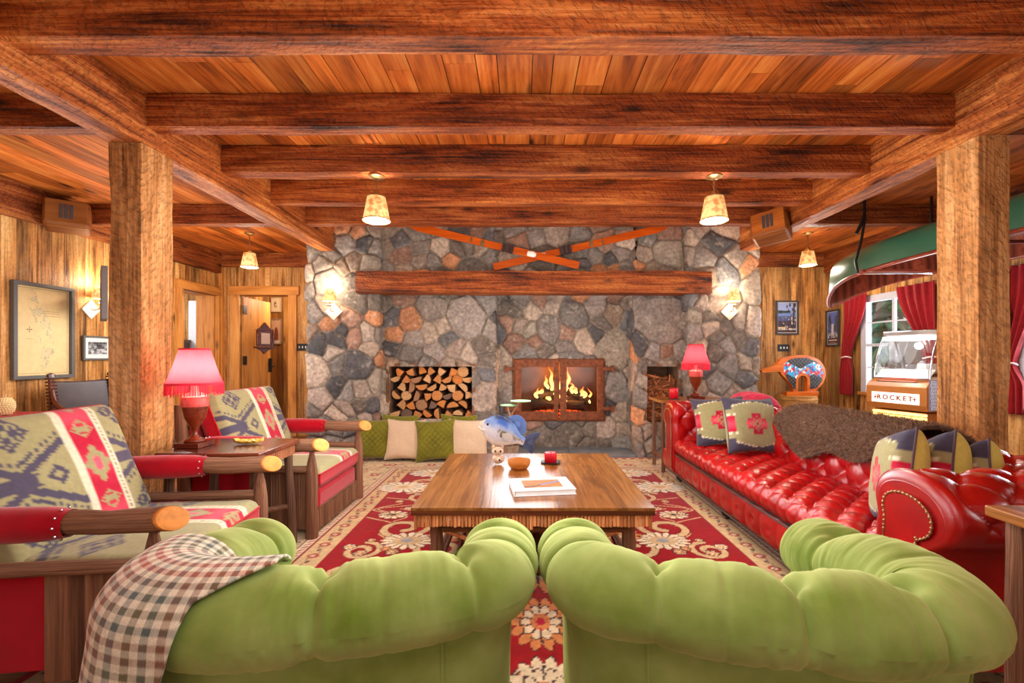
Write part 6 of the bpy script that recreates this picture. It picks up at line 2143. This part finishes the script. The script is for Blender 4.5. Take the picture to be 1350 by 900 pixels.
def falls(u, v):
    c = np.ones(u.shape + (3,)) * np.array(S(96, 110, 170)) * (.9 + .2 * v)[..., None]
    n = fbm(u * 7, v * 9, 26, 4)
    c = put(c, (n > .44) & (np.abs(u) > .18 + .3 * v) & (v < .8), S(66, 54, 46))
    c = put(c, (np.abs(u + .05) < .20 - .1 * v) & (v < .25) & (v > -.45), S(206, 200, 196))
    c = put(c, (fbm(u * 12, v * 12, 8, 3) > .48) & (v < -.25) & (v > -.62), S(196, 182, 170))
    c = put(c, v < -.64, S(70, 34, 34)); c = put(c, (np.abs(v + .75) < .03) & (np.abs(u) < .7), S(206, 180, 160)); c = put(c, (np.abs(v + .90) < .02) & (np.abs(u) < .6), S(190, 150, 120))
    e = (np.abs(u) > .90) | (np.abs(v) > .955)
    return put(c, e, S(206, 200, 190))
picture((XR - .008, 6.99, 1.69), -PI / 2, .30, .56, .028, falls, 'waterfall poster in a black frame, nearer the red curtain', 'framed poster')


def chart(u, v):
    n = fbm(u * 2, v * 2, 5, 3)
    c = np.ones(u.shape + (3,)) * np.array(S(214, 184, 128)) * (.9 + .2 * n)[..., None]
    path = -.25 + .55 * np.interp(v, [-1, -.8, -.4, 0, .3, .6, 1], [.1, .5, .8, .62, .35, -.2, -.3])
    isl = (np.abs(u - path) < .28 * (1 - np.abs(v) ** 3)) & (fbm(u * 6, v * 7, 15, 4) > .47)
    edge = isl & (fbm(u * 6, v * 7, 15, 4) < .50)
    c = put(c, isl, S(196, 176, 130)); c = put(c, edge, S(140, 140, 116))
    c = put(c, ((np.abs(v - .42) < .004) | (np.abs(v - .36) < .004) | (np.abs(v - .47) < .003)) & (u > .0) & (u < .62), S(140, 116, 76))
    c = put(c, (np.abs(v + .18) < .004) & (u < -.3) & (u > -.62), S(140, 116, 76))
    r = np.hypot((u + .5) * .7, v - .03); th = np.arctan2(v - .03, (u + .5) * .7)
    c = put(c, r < .07 * np.abs(np.cos(2 * th)) ** 3 + .006, S(120, 90, 60))
    c = put(c, (np.abs(np.abs(u) - .93) < .012) & (np.abs(v) < .96), S(176, 146, 96)); c = put(c, (np.abs(np.abs(v) - .955) < .008) & (np.abs(u) < .94), S(176, 146, 96))
    return c
picture((XL + .012, 4.52, 1.50), PI / 2, .58, .935, .035, chart, 'large framed old lake chart on the left wall', 'framed map', (.10, .09, .08), res=260, depth=.04)


def oldphoto(u, v):
    c = np.ones(u.shape + (3,)) * np.array(S(222, 214, 204))
    m = (np.abs(u) < .72) & (np.abs(v) < .62)
    g = fbm(u * 5, v * 6, 3, 4)
    ph = (np.array([1, 1, 1.])[None, None] * (np.clip((g - .25) * 1.3, .03, .8) * np.where(v > .15, .55, 1.0) )[..., None])
    return np.where(m[..., None], ph, c)
picture((XL + .012, 5.10, 1.345), PI / 2, .36, .27, .022, oldphoto, 'small framed black and white photo below the wall sconce', 'framed photo', (.10, .09, .08))


def sketch(u, v):
    c = np.ones(u.shape + (3,)) * np.array(S(216, 190, 150))
    return put(c, (np.hypot((u + .2) * 1.2, v * .8) < .4) & (fbm(u * 5, v * 5, 4, 3) > .45), S(90, 66, 50))
picture((-4.70, 8.69, 2.24), 0, .19, .28, .014, sketch, 'small pale print high on the passage wall', 'framed print', (.5, .36, .22))
def portrait(u, v):
    c = np.ones(u.shape + (3,)) * np.array(S(196, 150, 112))
    c = put(c, (np.hypot(u * 1.3, (v + .4) * .8) < .62), S(120, 56, 34)); c = put(c, v < -.75, S(200, 180, 160))
    return c
picture((-4.70, 8.69, 1.73), 0, .19, .48, .014, portrait, 'rust coloured print lower on the passage wall', 'framed print', (.3, .2, .14))
picture((-2.78, YB - .008, 1.44), 0, .13, .28, .018, sketch, 'narrow wood-framed print half hidden by the stone pier', 'framed print', (.55, .34, .16))

# cuckoo-style miniature frame on the open door
ck = thing('carved_wall_shelf', 'small carved wooden wall ornament hanging on the open plank door', 'wall ornament', (-3.98, 7.50, 1.60), math.radians(58))
ck.location = (-4.30, 7.55, 1.56); ck.rotation_euler = (0, 0, math.radians(70))
mb = MB(); mb.box(-.14, .14, -.045, -.0, -.14, .12, (.9, .6, .5)); mb.box(-.19, .19, -.09, 0, -.17, -.145, (.8, .55, .45))
mb.prism([(-.17, .12), (.17, .12), (.08, .17), (.0, .26), (-.08, .17)], -.05, 0, 'xz', (.8, .5, .4)); mb.prism([(-.15, -.17), (.15, -.17), (.05, -.22), (0, -.27), (-.05, -.22)], -.03, 0, 'xz', (.8, .5, .4))
mb.build('carved_case', M_DARKW, ck, bevel=.006)
MB().box(-.08, .08, -.052, -.044, -.10, .08, S(200, 170, 150)).build('small_picture', M_PAINT, ck)
for s_ in (-1, 1):
    MB().tube([(s_ * .14, -.05, -.15), (s_ * .15, -.05, 0), (s_ * .14, -.05, .15)], [.014, .02, .006], 8, col=(.8, .5, .4)).build('turned_spindle', M_DARKW, ck, smooth=True)

# antler rack at the left of the stone pier
at_ = thing('antler_mount', 'pale curved antlers mounted beside the left stone pier', 'antlers', (-2.93, 7.19, 1.80))
mb = MB()
mainb = catmull([(.18, -.03, -.05), (.05, -.12, -.12), (-.10, -.22, -.10), (-.22, -.26, .04), (-.26, -.25, .20), (-.34, -.22, .30)], 6)
mb.tube([tuple(p) for p in mainb], list(np.linspace(.024, .008, len(mainb))), 8, col=S(190, 158, 120))
for (i, d) in ((12, (-.12, -.02, .14)), (18, (-.13, .02, .10)), (24, (-.10, .03, .02))):
    p = mainb[i]; mb.tube([tuple(p), tuple(p + np.array(d) * .6), tuple(p + np.array(d) + np.array([0, 0, .04]))], [.014, .01, .003], 6, col=S(196, 166, 128))
mb.build('antler', M_PAINT, at_, smooth=True)
MB().lathe([(0, 0), (.07, 0), (.06, .02), (0, .025)], 16, (.16, 0, -.05), (.4, .25, .18)).build('mount', M_PAINT, at_)

# dark panel edges
tp = thing('wall_screen', 'dark panel seen edge-on, jutting from the left wall behind the post', 'screen', (-4.40, 4.78, 1.88), math.radians(80))
mb = MB(); mb.box(-.10, .35, -.02, .03, -.26, .27, (.12, .09, .08)); mb.build('panel', M_PAINT, tp, bevel=.004)
MB().box(-.36, -.08, -.01, .02, -.04, .04).build('wall_arm', M_BLACK, tp)
tp.location = (-4.40, 4.77, 1.885); tp.rotation_euler = (0, 0, math.radians(-46))
tp2 = thing('wall_panel', 'narrow reddish brown board on the right wall, past the right post', 'board', (4.66, 4.32 + .02, 1.78))
tp2.location = (XR - .012, 4.40, 1.75)
MB().box(-.14, 0, -.03, .02, -.30, .34, (.95, .62, .6)).build('board', M_DARKW, tp2, bevel=.004)

# ------------------------------------------------------------------ left wall furniture
def arm_side(mb):
    pass
lc = thing('leather_back_chair', 'dark leather armchair with carved studded posts below the map', 'armchair', (-4.27, 4.62, 0), math.radians(79))
# local: faces -y, x across
for s_ in (-1, 1):
    pts_ = [(s_ * .27, .20 + .05 * k / 10, .46 + .60 * k / 10) for k in range(11)]
    mb = MB(); mb.tube(pts_, [.022] * 11, 8)
    for k in range(14):
        mb.box(s_ * .27 - .034, s_ * .27 + .034, .18 + .05 * k / 14, .225 + .05 * k / 14, .60 + k * .033, .615 + k * .033, (.5, .4, .36))
    mb.lathe([(0, 0), (.035, 0), (.03, .03), (0, .045)], 10, (s_ * .27, .25, 1.05), (.6, .45, .4)); mb.build('carved_post', M_DARKW, lc)
    arm = catmull([(s_ * .28, .22, .92), (s_ * .29, .16, .80), (s_ * .30, .02, .735), (s_ * .30, -.14, .725), (s_ * .30, -.24, .735)], 6)
    mb = MB(); mb.tube([tuple(p) for p in arm], [.026] * len(arm), 8, flat=.6); mb.tube([(s_ * .30 - .03, -.25, .728), (s_ * .30 + .03, -.25, .728)], .032, 12, col=(.5, .5, .5)); mb.build('curved_arm', M_DARKW, lc, smooth=True)
    for (a, b) in ((.24, -.24), (-.24, .24)):
        MB().tube([tuple(p) for p in catmull([(s_ * .27, a, 0), (s_ * .27, a * .5, .22), (s_ * .27, b * .4, .42), (s_ * .27, b * .85, .60 if b < 0 else .5)], 5)], .024, 8).build('curved_leg', M_DARKW, lc, smooth=True)
    MB().tube([(s_ * .28, -.2, .50), (s_ * .30, -.22, .72)], .02, 8).build('arm_support', M_DARKW, lc)
U, V = np.meshgrid(np.linspace(-1, 1, 20), np.linspace(0, 1, 12), indexing='ij')
gridmesh('leather_back', np.stack([U * .26, .215 + .05 * V + .03 * (1 - U ** 2), .70 + .30 * V + .014 * U ** 2], -1), None, M_LEATHD, lc, solid=.01)
gridmesh('leather_seat', np.stack([U * .26, -.22 + .44 * V, .47 - .025 * (1 - U ** 2)], -1), None, M_LEATHD, lc, solid=.012)

rt = thing('painted_table', 'red painted cabinet table with a fluted rim against the left wall', 'table', (-4.49, 3.66, 0))
n = 60; U, V = np.meshgrid(np.linspace(-1, 1, 50), np.linspace(-1, 1, 90), indexing='ij')
mb = MB(); mb.box(-.27, .27, -.46, .46, .735, .755, S(150, 26, 34)); mb.build('tabletop', M_PAINT, rt, bevel=.004)
f = fbm(U * 2.2, V * 4, 3, 3); C = np.ones(U.shape + (3,)) * np.array(S(166, 44, 50)); C = put(C, (f > .50) & (f < .56), S(62, 84, 96)); C = put(C, f > .58, S(96, 50, 56))
gridmesh('painted_top', np.stack([U * .262, V * .452, 0 * U + .7562], -1), C, mat('painted_lacquer', (1, 1, 1), .05, 20, use_col=True, rough=.3), rt)
mb = MB()
for i in range(24):
    mb.tube([(.262, -.44 + i * .88 / 23, .735), (.262, -.44 + i * .88 / 23, .67)], .014, 6, col=S(140, 20, 30))
for i in range(14):
    mb.tube([(-.24 + i * .48 / 13, -.452, .735), (-.24 + i * .48 / 13, -.452, .67)], .014, 6, col=S(140, 20, 30))
mb.box(-.255, .255, -.445, .445, .66, .735, S(96, 14, 22)); mb.build('fluted_rim', M_PAINT, rt)
mb = MB(); mb.box(-.23, .23, -.42, .42, .06, .66, S(110, 20, 28)); mb.build('cabinet', M_PAINT, rt, bevel=.01)
for a in (-.2, .2):
    for b in (-.38, .38):
        MB().lathe([(0, .06), (.03, .06), (.02, 0), (0, 0)], 10, (a, b, 0), S(80, 14, 20)).build('foot', M_PAINT, rt)
bc_ = thing('beehive_candle', 'cream knobbly pinecone-shaped candle on the red painted table', 'candle', (-4.36, 3.84, .757))
mb = MB(); mb.sphere((0, 0, .075), .052, 20, 14, col=S(226, 196, 140), sc=(1, 1, 1.45))
for i in range(9):
    z = -1 + .2 + i * .2
    r = .052 * math.sqrt(max(0, 1 - z * z)); m_ = max(5, int(r * 2 * PI / .016))
    for k in range(m_):
        a = 2 * PI * (k + .5 * (i % 2)) / m_; mb.sphere((r * math.cos(a), r * math.sin(a), .075 + .0755 * z), .0088, 6, 5, col=S(236, 208, 152))
mb.build('wax', M_PAINT, bc_, smooth=True); MB().tube([(0, 0, .145), (0, 0, .175)], .0025, 5, col=S(230, 220, 200)).build('wick', M_PAINT, bc_)

# ------------------------------------------------------------------ painted fish sculpture behind the coffee table
fs_ = thing('fish_sculpture', 'painted blue and white fish sculpture with green lily pads on a twig', 'fish sculpture', (-.15, 4.55, .0))
nu_, nv_ = 110, 56
t_ = np.linspace(0, 1, nu_); a_ = np.linspace(0, 2 * PI, nv_)
T_, A_ = np.meshgrid(t_, a_, indexing='ij')
hh_ = np.interp(T_, [0, .04, .12, .25, .42, .58, .75, .90, 1.0], [.012, .030, .062, .108, .132, .118, .075, .036, .034])
for _ in range(3):
    hh_[1:-1] = (hh_[:-2] + hh_[1:-1] * 2 + hh_[2:]) / 4
ww_ = hh_ * .42 * (1 - .35 * T_)
zc_ = .055 * np.sin(T_ * PI) * .2
X_ = -.235 + .40 * T_
Z_ = hh_ * np.sin(A_) + zc_; Y_ = ww_ * np.cos(A_)
v_ = np.sin(A_)
C = np.ones(T_.shape + (3,)) * np.array(S(214, 214, 220))
C = put(C, sstep(-.1, .55, v_ + .5 * (fbm(T_ * 9, A_ * 2, 3, 3) - .45)), S(110, 140, 196))
C = put(C, sstep(.30, .50, v_) * sstep(.28, .38, T_) * sstep(.62, .5, T_), S(44, 92, 176))
C = put(C, sstep(.55, .9, v_) * sstep(.18, .3, T_) * sstep(.75, .5, T_), S(34, 44, 80))
C = put(C, sstep(-.25, .0, v_) * sstep(.25, -.05, v_) * sstep(.38, .5, T_) * .8, S(150, 134, 84))
C = put(C, (fbm(T_ * 40, A_ * 9, 8, 2) > .44) & (v_ < .15) & (v_ > -.35) & (T_ > .4), S(110, 96, 60))
C = put(C, sstep(-.5, -.8, v_), S(236, 228, 210)); C = put(C, (T_ < .1), S(214, 204, 190))
R_ = Matrix.Rotation(math.radians(22), 4, 'Y')
bd_ = gridmesh('fish_body', np.stack([X_, Y_, Z_], -1), C, mat('painted_fish', (1, 1, 1), .05, 40, .15, 120, use_col=True, rough=.3), fs_)
FR = Matrix.Translation((-.02, 0, .475)) @ R_ @ Matrix.Scale(1.22, 4)
bd_.matrix_local = FR
def fin(name, out, col, thick=.008, ridge=26):
    mb = MB(); mb.prism(out, -thick / 2, thick / 2, 'xz', col)
    cx_ = sum(a for a, b in out) / len(out); cz_ = sum(b for a, b in out) / len(out)
    for (a, b) in out[::1]:
        mb.tube([((cx_ * .7 + a * .3), -thick / 2, (cz_ * .7 + b * .3)), (a * .97 + cx_ * .03, -thick / 2, b * .97 + cz_ * .03)], .0022, 4, col=tuple(q * .55 for q in col))
    o = mb.build(name, M_PAINT, fs_, bevel=.002); o.matrix_local = FR; return o
fin('dorsal_fin', [tuple(p) for p in catmull([(-.04, .12), (-.01, .158), (.04, .185), (.10, .168), (.135, .12), (.14, .06), (.11, .04), (.04, .09), (-.04, .12)], 4)], S(96, 126, 190))
fin('tail_fin', [tuple(p) for p in catmull([(.145, .03), (.18, .07), (.24, .115), (.262, .10), (.245, .03), (.262, -.045), (.25, -.07), (.20, -.05), (.145, -.03), (.145, .03)], 4)], S(74, 84, 120))
fin('anal_fin', [tuple(p) for p in catmull([(.02, -.10), (.03, -.15), (.07, -.185), (.12, -.16), (.145, -.10), (.13, -.05), (.07, -.08), (.02, -.10)], 4)], S(166, 140, 112))
fin('pelvic_fin', [(-.09, -.09), (-.06, -.16), (-.03, -.18), (-.03, -.10)], S(206, 170, 110))
mb = MB(); mb.prism([tuple(p) for p in catmull([(-.03, .0), (.02, .03), (.06, .01), (.05, -.035), (0, -.03), (-.03, 0)], 4)], -.062, -.056, 'xz', S(196, 186, 176)); o = mb.build('pectoral_fin', M_PAINT, fs_); o.matrix_local = FR
mb = MB(); mb.sphere((-.165, -.026, .025), .012, 12, 8, col=S(60, 50, 40)); mb.sphere((-.167, -.034, .027), .006, 10, 6, col=(.01, .01, .01)); o = mb.build('eye', M_PAINT, fs_, smooth=True); o.matrix_local = FR
mb = MB(); mb.tube([(-.23, -.02, -.02), (-.20, -.03, -.035), (-.17, -.03, -.03)], .009, 8, col=S(226, 214, 196)); o = mb.build('lip', M_PAINT, fs_, smooth=True); o.matrix_local = FR
mb = MB(); mb.lathe([(0, 0), (.17, 0), (.165, .03), (.10, .05), (0, .055)], 24, col=(.8, .6, .45)); mb.build('wood_base', M_BARREL, fs_)
mb = MB()
st_ = catmull([(.02, .05, .04), (.05, .06, .25), (.03, .06, .45), (.02, .05, .60), (.03, .04, .66)], 5)
mb.tube([tuple(p) for p in st_], list(np.linspace(.016, .010, len(st_))), 8, col=S(180, 130, 96))
mb.tube([(.03, .04, .65), (.07, .03, .72), (.12, .02, .792)], [.011, .010, .007], 8, col=S(180, 120, 86)); mb.tube([(.03, .04, .65), (.01, .03, .70), (.0, .02, .752)], [.009, .008, .006], 8, col=S(196, 160, 130))
mb.build('twig_stem', M_PAINT, fs_, smooth=True)
MB().tube([(-.02, .0, .05), (-.03, 0, .40)], .012, 8, col=S(150, 110, 80)).build('support_rod', M_PAINT, fs_)
for (x_, z_, r_, lab_) in ((.13, .798, .105, 1), (.01, .756, .085, 2)):
    out = [(0, 0)] + [(r_ * math.cos(a), r_ * .8 * math.sin(a)) for a in np.linspace(.15, 2 * PI - .15, 26)]
    mb = MB(); mb.prism([(x_ + a, .02 + b) for a, b in out], z_, z_ + .012, 'xy', S(150, 196, 140)); mb.build('lily_pad', M_PAINT, fs_, bevel=.003)
